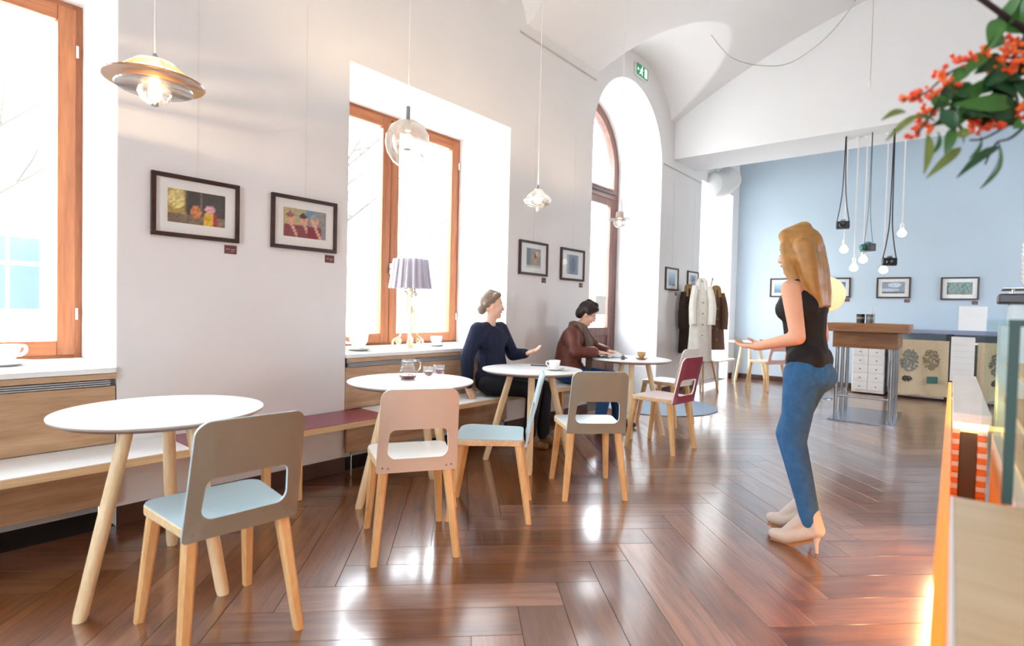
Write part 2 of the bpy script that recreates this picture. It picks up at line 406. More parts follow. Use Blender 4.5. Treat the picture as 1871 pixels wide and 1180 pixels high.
for k in range(3): xx = RW[0] + 0.08 + 0.707 * k; MB().box(xx, xx + 0.627, -4.63, -4.624, RW[2] + 0.08, RW[3] - 0.08).build('pane', M_pane, rw, smooth=0)
b = MB().box(-5.25, -5.0, -4.5, -1.1, -0.1, TOP).box(-5.25, -5.0, 0.7, WY, -0.1, TOP).box(-5.25, -5.0, -1.1, 0.7, 3.7, TOP).box(-5.25, -5.0, -1.1, 0.7, -0.1, 0.3)
struct(b.build('wall_back', M_wall, smooth=0))
sf = bpy.data.objects.new('window_5', None); COL.objects.link(sf); sf['kind'] = 'structure'; sf['label'] = 'unseen glazed front added for fill light behind the camera'  # added out of view so daylight fills the room from behind
b = MB()
for k in range(5):
    yy = -1.1 + 1.8 * k / 4; b.box(-5.17, -5.07, max(yy - 0.03, -1.1), min(yy + 0.03, 0.7), 0.3, 3.7)
b.box(-5.17, -5.07, -1.1, 0.7, 0.3, 0.4).box(-5.17, -5.07, -1.1, 0.7, 3.6, 3.7).build('window_frame', M_white, sf, smooth=0)  # frame and panes of the added front
for k in range(4):
    yy = -1.1 + 1.8 * k / 4; MB().box(-5.125, -5.119, yy + 0.03, yy + 0.42, 0.4, 3.6).build('pane', M_pane, sf, smooth=0)

# vaulted ceiling: shallow barrel with a lunette over each window bay
LC = (6.73, 3.28, -0.12, -3.5)
def zceil(x, y):
    u = max(0.0, min(WY - y, y + 4.5)); z = 4.07 + 0.6 * u - 0.075 * u * u
    for c in LC:
        e = 1 - ((x - c) / 1.03) ** 2
        if e > 0: z = max(z, 4.0 + 0.63 * sqrt(e) + 0.03 * u)
    return z
b = MB(); nx, ny = 480, 300
b.grid(lambda u, v: (-5.0 + 12.92 * u, WY + 0.02 - 8.02 * v, zceil(-5.0 + 12.92 * u, WY + 0.02 - 8.02 * v)), nx, ny)
ceil_o = struct(b.build('ceiling', M_ceil, smooth=40, fix=False))
# transverse beam and the flat ceiling behind it
struct(MB().box(7.9, 8.77, -4.5, WY - 0.002, 3.53, TOP).build('ceiling_beam', M_ceil, smooth=0))
struct(MB().box(8.77, 10.95, -4.5, WY - 0.002, 4.7, 4.8).build('ceiling_back', M_ceil, smooth=0))
# roof slab that closes the shell above the vault
struct(MB().box(-5.25, 11.2, -4.75, T, TOP, TOP + 0.2).build('ceiling_slab', M_ceil, smooth=0))

# plaster picture rails and baseboards
def rail(n, x0, x1, z, y=WY):
    struct(MB().tube([(x0, y - 0.008, z), (x1, y - 0.008, z)], 0.008, 8).build(n, pm('rail_paint', '#cfc7bd', 0.6), smooth=40))
rail('trim_1', 4.2, 5.64, 3.96); rail('trim_2', 7.55, 9.02, 3.39)
def baseb(n, x0, x1):
    struct(MB().box(x0, x1, WY - 0.022, WY - 0.001, 0.0, 0.105).build(n, M_base, smooth=0, bevel=0.004))
for k, (x0, x1) in enumerate(((W1[1], W2[0]), (W2[1], WA[0]), (WA[1], W4[0]), (W4[1], 10.928))): baseb('baseboard_left.%03d' % k if k else 'baseboard_left', x0, x1)
struct(MB().box(10.928, 10.949, -4.4, WY - 0.03, 0.0, 0.09).build('baseboard_far', M_base, smooth=0, bevel=0.004))

# ------------------------------------------------------------------ windows
def window_two_sash(n, w, label):
    t = bpy.data.objects.new('window_%d' % n, None); COL.objects.link(t); t['kind'] = 'structure'; t['label'] = label
    x0, x1 = w[0] + 0.004, w[1] - 0.004; z0, z1 = SILL + 0.015, HEAD - 0.004; c = (x0 + x1) / 2; y0 = RY
    fr = 0.045
    b = MB(); b.box(x0, x0 + fr, y0, y0 + 0.1, z0, z1); b.box(x1 - fr, x1, y0, y0 + 0.1, z0, z1)
    b.build('window_frame', M_frame, t, smooth=0, bevel=0.004)
    b = MB(); b.box(x0 + fr, x1 - fr, y0, y0 + 0.1, z0, z0 + fr); b.box(x0 + fr, x1 - fr, y0, y0 + 0.1, z1 - fr, z1)
    b.build('window_frame', M_frameh, t, smooth=0, bevel=0.004)
    for s, (a, d) in enumerate(((x0 + fr - 0.01, c - 0.006), (c + 0.006, x1 - fr + 0.01))):
        st = 0.088; zb, zt = z0 + fr - 0.012, z1 - fr + 0.012
        sash = MB().box(a, a + st, y0 - 0.02, y0 + 0.04, zb, zt).box(d - st, d, y0 - 0.02, y0 + 0.04, zb, zt).build('sash', M_frame, t, smooth=0, bevel=0.006)
        MB().box(a + st, d - st, y0 - 0.02, y0 + 0.04, zb, zb + st).box(a + st, d - st, y0 - 0.02, y0 + 0.04, zt - st, zt).build('sash_rail', M_frameh, sash, smooth=0, bevel=0.006)
        MB().box(a + st - 0.008, d - st + 0.008, y0 + 0.008, y0 + 0.014, zb + st - 0.008, zt - st + 0.008).build('pane', M_pane, sash, smooth=0)
        for zz in (zb + 0.25, zt - 0.25):
            hx = a - 0.004 if s == 0 else d + 0.004
            MB().tube([(hx, y0 - 0.026, zz - 0.035), (hx, y0 - 0.026, zz + 0.035)], 0.007, 8).build('hinge', M_white, sash)
    MB().box(c - 0.012, c + 0.012, y0 - 0.034, y0 - 0.021, 1.52, 1.62).tube([(c, y0 - 0.03, 1.57), (c, y0 - 0.06, 1.57), (c, y0 - 0.062, 1.46)], 0.008, 8).build('handle', M_steel, t)
    MB().box(w[0] + 0.005, w[1] - 0.005, WY - 0.02, RY + 0.12, SILL, SILL + 0.03).build('window_sill', pm('sill_white', '#f4f3f0', 0.35), t, smooth=0, bevel=0.004)
    MB().box(w[0] + 0.005, w[1] - 0.005, WY - 0.021, WY - 0.012, SILL - 0.03, SILL - 0.002).build('sill_edge', M_oak, t, smooth=0)
    b = MB()
    for k in range(3): b.box(w[0] + 0.03, w[1] - 0.03, WY - 0.006, WY + 0.02, SILL - 0.065 + 0.011 * k, SILL - 0.06 + 0.011 * k)
    b.build('vent_grille', pm('vent_grey', '#c9ccd0', 0.5), t, smooth=0)
    return t
window_two_sash(1, W1, 'orange-brown wooden casement window at the left edge of the photo')
window_two_sash(2, W2, 'orange-brown two-sash wooden window behind the table lamp')
window_two_sash(3, W0, 'unseen wooden casement window added for light behind the camera')  # unseen bay added to let in more daylight

# arched door with transom and fanlight
dr = bpy.data.objects.new('door_1', None); COL.objects.link(dr); dr['kind'] = 'structure'; dr['label'] = 'tall arched glazed door with dark purplish-brown wooden frame'
x0, x1 = WA[0] + 0.004, WA[1] - 0.004; r0 = AR - 0.006
def arch_ring(ro, ri, ya, yb, mat, name, k=32):
    rings = [[(AX + r * cos(pi * i / k), y, AZ + r * sin(pi * i / k)) for r, y in ((ro, ya), (ro, yb), (ri, yb), (ri, ya))] for i in range(k + 1)]
    return MB().loft(rings).build(name, mat, dr, smooth=30)
arch_ring(r0, r0 - 0.13, RY, RY + 0.1, M_door, 'arch_frame')
MB().box(x0, x0 + 0.13, RY, RY + 0.1, 0.0, AZ).box(x1 - 0.13, x1, RY, RY + 0.1, 0.0, AZ).build('jamb', M_door, dr, smooth=0, bevel=0.005)
tr_ = MB().box(x0 + 0.13, x1 - 0.13, RY - 0.01, RY + 0.1, 2.90, 3.06).build('transom', wood('door_wood_horizontal', '#75564e', '#97756c', 0.45, 'X', 0.8), dr, smooth=0, bevel=0.006)
MB().box(x0 + 0.13, x1 - 0.13, RY - 0.025, RY - 0.011, 2.965, 2.985).build('moulding', M_black, tr_, smooth=0)
MB().box(x0 + 0.2, x1 - 0.2, RY - 0.03, RY - 0.011, 3.02, 3.05).build('moulding', M_door, tr_, smooth=0, bevel=0.004)
pane = []
for k in range(25): a = pi * k / 24; pane.append((AX + (r0 - 0.12) * cos(a), AZ + (r0 - 0.12) * sin(a)))
pane += [(x0 + 0.12, 3.05), (x1 - 0.12, 3.05)]
MB().prism(pane, RY + 0.03, RY + 0.036).build('fanlight_pane', M_pane, dr, smooth=0)
for a, d in ((x0 + 0.13, AX - 0.004), (AX + 0.004, x1 - 0.13)):
    leaf = MB().box(a, a + 0.09, RY + 0.0, RY + 0.06, 0.01, 2.9).box(d - 0.09, d, RY, RY + 0.06, 0.01, 2.9).box(a + 0.09, d - 0.09, RY, RY + 0.06, 0.86, 0.98).box(a + 0.09, d - 0.09, RY, RY + 0.06, 0.01, 0.2).box(a + 0.09, d - 0.09, RY, RY + 0.06, 2.8, 2.9).build('door_leaf', M_door, dr, smooth=0, bevel=0.005)
    MB().box(a + 0.08, d - 0.08, RY + 0.025, RY + 0.031, 0.97, 2.81).build('pane', M_pane, leaf, smooth=0)
    MB().box(a + 0.08, d - 0.08, RY + 0.02, RY + 0.045, 0.19, 0.87).box(a + 0.16, d - 0.16, RY + 0.008, RY + 0.03, 0.28, 0.78).build('door_panel', M_door, leaf, smooth=0, bevel=0.006)
MB().tube([(AX + 0.05, RY - 0.002, 1.05), (AX + 0.05, RY - 0.05, 1.05), (AX + 0.16, RY - 0.055, 1.05)], 0.009, 8).build('door_handle', M_steel, dr)
tag(MB().box(6.95, 7.24, RY - 0.004, RY - 0.001, 1.17, 1.45).build('paper_notice', pm('paper_notice', '#d8d4cf', 0.7), smooth=0), 'pale grey paper notice fixed to the glass of the arched door', 'notice')
bpy.data.objects['paper_notice'].location.y = 0.026

# tall white end window beside the blue wall
t4 = bpy.data.objects.new('window_4', None); COL.objects.link(t4); t4['kind'] = 'structure'; t4['label'] = 'tall bright end window in the white recess beside the blue wall'
xa, xb = W4[0] + 0.006, W4[1] - 0.006
MB().box(xa, xa + 0.1, RY, RY + 0.08, 0.0, 3.44).box(xb - 0.1, xb, RY, RY + 0.08, 0.0, 3.44).box(xa + 0.1, xb - 0.1, RY, RY + 0.08, 0.0, 0.12).box(xa + 0.1, xb - 0.1, RY, RY + 0.08, 3.3, 3.44).box((xa + xb) / 2 - 0.05, (xa + xb) / 2 + 0.05, RY, RY + 0.08, 0.12, 3.3).build('window_frame', M_white, t4, smooth=0, bevel=0.005)
for a, d in ((xa + 0.1, (xa + xb) / 2 - 0.05), ((xa + xb) / 2 + 0.05, xb - 0.1)):
    MB().box(a - 0.005, d + 0.005, RY + 0.03, RY + 0.036, 0.115, 3.305).build('pane', M_pane, t4, smooth=0)

# ------------------------------------------------------------------ outdoors
struct(MB().box(-30, 40, 4.42, 40, -0.5, -0.25).build('street_ground', pm('pavement', '#b9b6b0', 0.9), smooth=0))
bl = thing('building', 'pale plastered town building across the street seen through the windows', 'building', (0, 22, -0.25))
def bpart(name, mb, mat, par=None, **k): return mb.build(name, mat, par or bl, smooth=0, **k)
M_fac = pm('facade_plaster', '#e6e2da', 0.9); M_dglass = pm('dark_window_glass', '#3c4a53', 0.15)
bpart('wall', MB().box(-26, 46, 0, 6, 0, 7.4), M_fac)
bpart('cornice', MB().box(-26, 46, -0.3, 0, 4.0, 4.25).box(-26, 46, -0.3, 0, 7.3, 7.6), M_fac)
k = 0
for xx in range(-22, 44, 4):
    for zz, hh in ((1.0, 2.4), (4.8, 2.0)):
        w_ = bpart('window', MB().box(xx, xx + 1.7, -0.09, -0.002, zz, zz + hh), M_fac)
        for i in range(2):
            bpart('pane', MB().box(xx + 0.12 + i * 0.77, xx + 0.81 + i * 0.77, -0.11, -0.091, zz + 0.12, zz + hh * 0.6), M_dglass, w_)
            bpart('pane', MB().box(xx + 0.12 + i * 0.77, xx + 0.81 + i * 0.77, -0.11, -0.091, zz + hh * 0.65, zz + hh - 0.12), M_dglass, w_)
M_bark = pm('bare_bark', '#57514b', 0.9)
def bare_tree(x, y, h, seed, label):
    rnd = random.Random(seed); t = thing('bare_tree', label, 'tree', (x, y, -0.25), 0, 'leafless street trees')
    MB().tube(catmull([(0, 0, 0), (0.05, 0, h * 0.3), (-0.06, 0.03, h * 0.65), (0.02, 0, h)], 4), [0.13 * (1 - 0.8 * k / 12) for k in range(13)], 8).build('trunk', M_bark, t)
    for i in range(14):
        z = h * (0.3 + 0.65 * i / 14); a = rnd.uniform(0, 2 * pi); l = h * 0.38 * (1 - i / 22); d = Vector((cos(a), sin(a), 0.75)).normalized()
        p = [Vector((0, 0, z)), Vector((0, 0, z)) + d * l * 0.5 + Vector((0, 0, 0.05)), Vector((0, 0, z)) + d * l + Vector((0, 0, 0.2))]
        br = MB().tube(catmull(p, 3), [0.045, 0.04, 0.034, 0.028, 0.022, 0.016, 0.01], 6).build('branch', M_bark, t)
        for q in range(3):
            s = p[1] + (p[2] - p[1]) * (q / 3); dd = Vector((rnd.uniform(-1, 1), rnd.uniform(-1, 1), rnd.uniform(0.1, 1))).normalized()
            MB().tube([s, s + dd * l * 0.2, s + dd * l * 0.4 + Vector((0, 0, 0.1))], [0.014, 0.01, 0.005], 5).build('twig', M_bark, br)
bare_tree(0.25, 10.2, 6.0, 3, 'leafless street tree seen through the window at the left edge')
bare_tree(4.6, 8.6, 6.4, 5, 'leafless street tree seen through the window behind the table lamp')
bare_tree(11.5, 12.5, 6.0, 9, 'leafless street tree seen through the arched door')
def car(x, y, col, label, L=4.2, H=1.45):
    t = thing('car', label, 'car', (x, y, -0.25), 0, 'cars parked in the street')
    body = [(-L / 2, 0.25), (L / 2, 0.25), (L / 2, 0.7), (L / 2 - 0.9, 0.82), (L / 2 - 1.5, H), (-L / 2 + 0.8, H), (-L / 2 + 0.1, 0.85), (-L / 2, 0.7)]
    MB().prism(body, -0.8, 0.8).build('body', pm('car_paint_' + col, col, 0.25, coat=0.6), t, smooth=25, bevel=0.06, seg=3)
    wn = [(L / 2 - 1.05, 0.86), (L / 2 - 1.52, H - 0.08), (-L / 2 + 0.85, H - 0.08), (-L / 2 + 0.3, 0.88)]
    MB().prism(wn, -0.812, -0.8).build('side_window', M_dglass, t, smooth=0)
    for wx in (-L / 2 + 0.8, L / 2 - 0.8):
        for yy in (-0.72, 0.72):
            w_ = MB().lathe([(0.0, -0.1), (0.3, -0.1), (0.33, -0.05), (0.33, 0.05), (0.3, 0.1), (0.0, 0.1)], 20, M=Matrix.Translation((wx, yy, 0.33)) @ Matrix.Rotation(pi / 2, 4, 'X')).build('wheel', M_black, t)
            MB().lathe([(0, -0.115), (0.2, -0.11), (0.2, -0.1), (0, -0.1)], 16, M=Matrix.Translation((wx, yy, 0.33)) @ Matrix.Rotation(pi / 2, 4, 'X')).build('hubcap', M_steel, w_)
car(-1.4, 8.6, '#6c7682', 'slate grey parked car seen low in the leftmost window')
car(7.2, 13.5, '#aebcc0', 'pale grey-blue parked car seen low in the window behind the table lamp')
car(10.6, 9.4, '#a9b1b8', 'silver parked car seen low behind the arched door')

# ------------------------------------------------------------------ bench under the windows
BF = 3.10; BZ = 0.45
M_maroon = pm('maroon_laminate', '#8a2244', 0.3, coat=0.3); M_wlam = pm('white_laminate', '#eef0f0', 0.35)
def bench(x0, x1, mat, label):
    t = thing('bench', label, 'bench', ((x0 + x1) / 2, 0, 0), 0, 'bench sections along the window wall')
    h = (x1 - x0) / 2 - 0.001
    MB().box(-h, h, BF, WY - 0.003, BZ - 0.042, BZ - 0.003).build('plywood_core', M_ply, t, smooth=0, bevel=0.003)
    MB().box(-h, h, BF + 0.002, WY - 0.003, BZ - 0.003, BZ).build('seat_top', mat, t, smooth=0)
    return t
b1 = bench(-1.6, 1.12, M_wlam, 'white-topped plywood bench section below the leftmost window')
b2 = bench(1.12, 2.42, M_maroon, 'maroon-topped plywood bench section between the two windows')
b3 = bench(2.42, 5.58, M_wlam, 'white-topped plywood bench section where the two seated people sit')
def bleg(par, x, y=BF + 0.07):
    o = MB().box(-0.022, 0.022, y - 0.022, y + 0.022, 0.0, BZ - 0.043).build('leg', M_beech, par, smooth=0, bevel=0.005); o.location.x = x - par.location.x
for p_, xs in ((b1, (-1.2, -0.2)), (b2, (1.55, 1.75)), (b3, (4.6, 5.4))):
    for x in xs: bleg(p_, x)
def panel(x0, x1, y, z0, z1, label, cat='panel', name='wood_panel', grp=None):
    o = MB().box(x0, x1, y, y + 0.022, z0, z1).build(name, M_oak, smooth=0, bevel=0.002); return tag(o, label, cat, grp)
for w, nm in ((W1, 'the leftmost window'), (W2, 'the window with the table lamp')):
    panel(w[0] + 0.004, w[1] - 0.006, WY - 0.001, BZ + 0.002, SILL - 0.07, 'oak back panel above the bench under ' + nm)
    t = thing('bench_apron', 'oak board below the bench seat under ' + nm, 'board')
    MB().box(w[0] + 0.002, w[1] - 0.004, WY - 0.03, WY - 0.008, 0.135, BZ - 0.044).build('board', M_oak, t, smooth=0, bevel=0.002)
    for x in (w[0] + 0.05, (w[0] + w[1]) / 2, w[1] - 0.08):
        MB().lathe([(0.012, 0.0), (0.012, 0.005), (0.006, 0.01), (0.006, 0.136)], 10, (x, WY - 0.02, 0)).build('foot', M_steel, t)

# ------------------------------------------------------------------ chairs
def chair(loc, ang, front, rear, label, name='dining_chair'):
    """front: paint of seat and inner back; rear: paint of the outside of the back. ang = facing angle in degrees"""
    t = thing(name, label, 'chair', (loc[0], loc[1], 0), radians(ang - 90), 'plywood dining chairs')
    mf, mr = front, rear
    # seat
    def seat_ring(d, z):
        out = []
        for x, y in rrect(0.186 - d, 0.21 - d, -0.195 + d, 0.205 - d, 0.03, 0.075, 6): out.append((x, y, z - 0.012 * (1 - (x / 0.21) ** 2) * (1 if z > 0.46 else 0)))
        return out
    MB().loft([seat_ring(0.0, 0.436), seat_ring(0.0, 0.4705)]).build('seat_edge', M_ply, t, smooth=40, bevel=0.003)
    MB().loft([seat_ring(0.002, 0.4715), seat_ring(0.003, 0.476)]).build('seat', mf, t, smooth=40)
    # backrest with opening
    outer = rrect(0.195, 0.183, 0.43, 0.84, 0.012, 0.05, 8); inner = rrect(0.144, 0.138, 0.499, 0.643, 0.038, 0.03, 8)
    def S(x, h, off):
        y = -0.213 - 0.085 * max(0, (h - 0.46) / 0.38) ** 1.15 - 0.02 + 0.55 * x * x
        return (x, y + off, h - (0.012 * (1 - (x / 0.2) ** 2) if h < 0.47 else 0))
    K = 6; rings = []
    def ringset(off): return [[S(o[0] + (i_[0] - o[0]) * k / K, o[1] + (i_[1] - o[1]) * k / K, off) for o, i_ in zip(outer, inner)] for k in range(K + 1)]
    fr_, re_ = ringset(0.006), ringset(-0.006)
    b = MB()
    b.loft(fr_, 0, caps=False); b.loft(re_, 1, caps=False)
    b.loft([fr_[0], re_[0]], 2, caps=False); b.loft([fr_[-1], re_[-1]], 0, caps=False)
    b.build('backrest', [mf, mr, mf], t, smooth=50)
    for x in (-0.165, -0.14, 0.14, 0.165):
        p = S(x, 0.458, -0.0065); MB().lathe([(0.0, 0.003), (0.0045, 0.002), (0.005, 0.0), (0.005, -0.002)], 10, M=Matrix.Translation(p) @ Matrix.Rotation(pi / 2, 4, 'X')).build('rivet', M_grey, t)
    for sx, top, bot in ((-1, (0.168, 0.16), (0.2, 0.228)), (1, (0.168, 0.16), (0.2, 0.228)), (-1, (0.155, -0.17), (0.198, -0.238)), (1, (0.155, -0.17), (0.198, -0.238))):
        rings = []
        for f_, s_ in ((0, 0.0225), (0.12, 0.0225), (0.9, 0.0175), (1, 0.0165)):
            x = sx * (top[0] + (bot[0] - top[0]) * f_); y = top[1] + (bot[1] - top[1]) * f_; z = 0.437 * (1 - f_)
            rings.append([(x + s_ * dx, y + s_ * dy, z) for dx, dy in ((-1, -0.6), (-0.6, -1), (0.6, -1), (1, -0.6), (1, 0.6), (0.6, 1), (-0.6, 1), (-1, 0.6))])
        MB().loft(rings).build('leg', M_beech, t, smooth=25)
    return t
P_blue = pm('pale_blue_paint', '#b4ced6', 0.42, coat=0.15); P_backshade = pm('shaded_back_paint', '#949485', 0.5)  # outer backs get a darker tone that stands in for shade
P_white = pm('white_chair_paint', '#f0efea', 0.4, coat=0.15); P_beige = pm('beige_veneer', '#dccdbb', 0.5)
P_mar = pm('maroon_chair_paint', '#951b3a', 0.42, coat=0.15); P_pale = pm('pale_rose_paint', '#e9d9d4', 0.4); P_rose = pm('rose_veneer', '#d8b0a4', 0.5)
chair((0.872, 2.145), 88, P_blue, P_backshade, 'pale blue chair with shade-darkened back nearest the camera at the left')
chair((1.842, 2.204), 58.3, P_white, P_beige, 'beige-backed chair with white seat beside the table with the carafe')
chair((2.46, 2.20), 128, P_blue, P_blue, 'pale blue chair turned sideways behind the beige-backed chair')
chair((3.212, 1.985), 46, pm('ice_paint', '#dbe7e8', 0.4, coat=0.15), P_backshade, 'sage chair with ice-white seat beside the navy-dressed woman\'s table')  # ice-white chair; its darker back stands in for shade
chair((4.69, 2.13), 85, P_pale, P_mar, 'maroon-backed chair beside the table of the reader in brown')
chair((5.78, 2.58), 85, P_white, P_white, 'all-white chair partly hidden behind the maroon-backed chair')
chair((9.62, 2.55), 60, P_rose, P_rose, 'rose-beige chair at the far small table by the blue wall')

# ------------------------------------------------------------------ tables
M_ttop = pm('white_table_top', '#f4f5f5', 0.3, coat=0.2); M_tedge = pm('table_edge', '#b9aea6', 0.5)
def table(c, angs, label, r=0.4, lr=0.36, lt=0.0265, z=0.745, top=None, leg=None):
    t = thing('round_table', label, 'table', (c[0], c[1], 0), 0, 'round cafe tables')
    MB().lathe([(0.0, z - 0.0045), (r - 0.002, z - 0.0045), (r, z - 0.003), (r - 0.001, z), (0.0, z)], 72).build('tabletop', top or M_ttop, t, smooth=30)
    MB().lathe([(0.0, z - 0.026), (r - 0.03, z - 0.026), (r - 0.002, z - 0.010), (r - 0.002, z - 0.005), (0.0, z - 0.005)], 72).build('rim', M_tedge, t, smooth=30)
    MB().lathe([(0.0, z - 0.045), (0.22, z - 0.045), (0.22, z - 0.0265), (0.0, z - 0.0265)], 40).build('leg_plate', leg or M_ash, t, smooth=30)
    for a in angs:
        a = radians(a); p = Vector((cos(a), sin(a), 0)); q = Vector((-sin(a), cos(a), 0))
        rings = []
        for f_, s_ in ((0, lt), (0.5, lt * 1.04), (0.97, lt * 0.95), (1, lt * 0.85)):
            cpos = p * (0.17 + (lr - 0.17) * f_) + Vector((0, 0, (z - 0.046) * (1 - f_)))
            rings.append([cpos + s_ * (cos(2 * pi * j / 14) * p + sin(2 * pi * j / 14) * q) for j in range(14)])
        MB().loft(rings).build('leg', leg or M_ash, t, smooth=40)
    return t
T1 = (0.86, 2.70); T2 = (2.29, 2.75); T3 = (3.47, 2.68); T4 = (5.07, 2.64)
table(T1, (205, 289, 66), 'large white round table nearest the camera at the left')
table(T2, (175, 278, 24), 'white round table carrying the glass carafe')
table(T3, (127, 217, 335), 'white round table beside the woman in navy')
table(T4, (209, 282, 60), 'white round table with the open newspaper', lr=0.34)
table((10.2, 3.0), (200, 262, 60), 'small far white table by the blue wall', r=0.36, lr=0.32)

# round grey door mat
tag(MB().lathe([(0.0, 0.001), (0.75, 0.001), (0.755, 0.004), (0.75, 0.009), (0.0, 0.010)], 64, (6.74, 3.12, 0)).build('round_rug', pm('grey_felt', '#7f8b99', 0.9, bump=(200, 0.3)), smooth=30), 'round grey rug on the floor before the arched door', 'rug')

# ------------------------------------------------------------------ pictures
def print_mesh(w, h, fn, nu=30, nv=20):
    me = MB().grid(lambda u, v: ((u - 0.5) * w, 0, (v - 0.5) * h), nu, nv).mesh('print', MATS['print'], smooth=0, fix=False)
    ca = me.color_attributes.new('Col', 'FLOAT_COLOR', 'POINT')
    for j in range(nv + 1):
        for i in range(nu + 1): ca.data[j * (nu + 1) + i].color = lin(fn(i / nu, j / nv))
    return me
mt = bpy.data.materials.new('print'); mt.use_nodes = True; MATS['print'] = mt
vc = mt.node_tree.nodes.new('ShaderNodeVertexColor'); vc.layer_name = 'Col'
mt.node_tree.links.new(vc.outputs['Color'], mt.node_tree.nodes['Principled BSDF'].inputs['Base Color']); mt.node_tree.nodes['Principled BSDF'].inputs['Roughness'].default_value = 0.35
rp_ = random.Random(21)
def blob(u, v, cu, cv, ru, rv): return ((u - cu) / ru) ** 2 + ((v - cv) / rv) ** 2 < 1
def hx(s): return tuple(int(s[i:i + 2], 16) / 255 for i in (0, 2, 4))
def jit(c, a=0.08):
    k = 1 + rp_.uniform(-a, a); return tuple(min(1, max(0, x * k)) for x in c)
def pic_forest(u, v):
    c = hx('4a4440') if u > 0.3 else hx('b99a55')
    if v < 0.28: c = hx('8a7562')
    if blob(u, v, 0.15, 0.72, 0.16, 0.3): c = hx('e2cf86')
    if 0.28 < u < 0.33 and v > 0.3: c = hx('8d6b44')
    if 0.55 < u < 0.6 and v > 0.25: c = hx('77706e')
    if blob(u, v, 0.48, 0.38, 0.09, 0.2): c = hx('d98a52')
    if blob(u, v, 0.72, 0.5, 0.09, 0.14): c = hx('e3a7ad')
    if 0.62 < u < 0.77 and v < 0.38: c = hx('e6b832')
    if 0.77 <= u < 0.86 and v < 0.38: c = hx('b01a36')
    if 0.87 < u < 0.9: c = hx('eee8d8')
    return jit(c, 0.16)
def pic_people(u, v):
    c = hx('8f8a88') if u > 0.5 else hx('b8a878')
    if 0.5 < u < 0.75 and v > 0.7: c = hx('6f8fa8')
    for cu, hair in ((0.17, '8d5f4c'), (0.47, '3d2c2c'), (0.72, '9c9c9a')):
        if v < 0.42 and abs(u - cu) < 0.16: c = hx('8f3a45') if cu < 0.6 else hx('8c1420')
        if blob(u, v, cu, 0.62, 0.09, 0.2): c = hx('dca184')
        if blob(u, v, cu - 0.02, 0.76, 0.09, 0.1): c = hx(hair)
        if abs((u - cu) - (0.45 - v) * 0.35) < 0.035 and v < 0.5: c = hx('e0aa90')
    return jit(c, 0.1)
def pic_portrait(u, v):
    c = hx('8f8b80')
    if u < 0.3: c = hx('6f7068')
    if blob(u, v, 0.62, 0.52, 0.2, 0.36): c = hx('b5885f')
    if blob(u, v, 0.62, 0.62, 0.09, 0.14): c = hx('6b3a22')
    if v < 0.15: c = hx('c9c2b5')
    return jit(c, 0.1)
def pic_grey(u, v):
    c = hx('75808f')
    if blob(u, v, 0.55, 0.5, 0.2, 0.4): c = hx('4f5a6c')
    if u < 0.2 or u > 0.9: c = hx('a8b0b8')
    return jit(c, 0.08)
def pic_sky(u, v): return jit(tuple(a + (b_ - a) * v for a, b_ in zip(hx('5d7b98'), hx('c7dbe6'))), 0.05)
def pic_sea(u, v):
    c = tuple(a + (b_ - a) * v for a, b_ in zip(hx('d8e4ea'), hx('3f7ab0')))
    return jit(c, 0.03)
def pic_snow(u, v):
    c = hx('8d9bab')
    if blob(u, v, 0.55, 0.72, 0.3, 0.2): c = hx('ccd5de')
    if blob(u, v, 0.3, 0.3, 0.5, 0.12): c = hx('c2ccd6')
    if v < 0.12: c = hx('5f6d7c')
    return jit(c, 0.08)
def pic_green(u, v):
    c = hx('2f5f56'); k = (sin(u * 40 + v * 9) + sin(u * 23 - v * 14)) / 2
    if k > 0.55: c = hx('79b0a0')
    if k < -0.5: c = hx('1c2f28')
    if v < 0.15: c = hx('6c5636')
    return jit(c, 0.15)
M_pframe = wood('picture_frame_wood', '#2c1713', '#452620', 0.35, 'X', 1.2); M_mat = pm('picture_mat', '#efeeea', 0.6); M_pglass = glass('picture_glass', '#ffffff', 0.05, 0.01)
M_label = pm('label_card', '#6a3f3c', 0.6); M_ltext = pm('label_text', '#c9b2ae', 0.6)
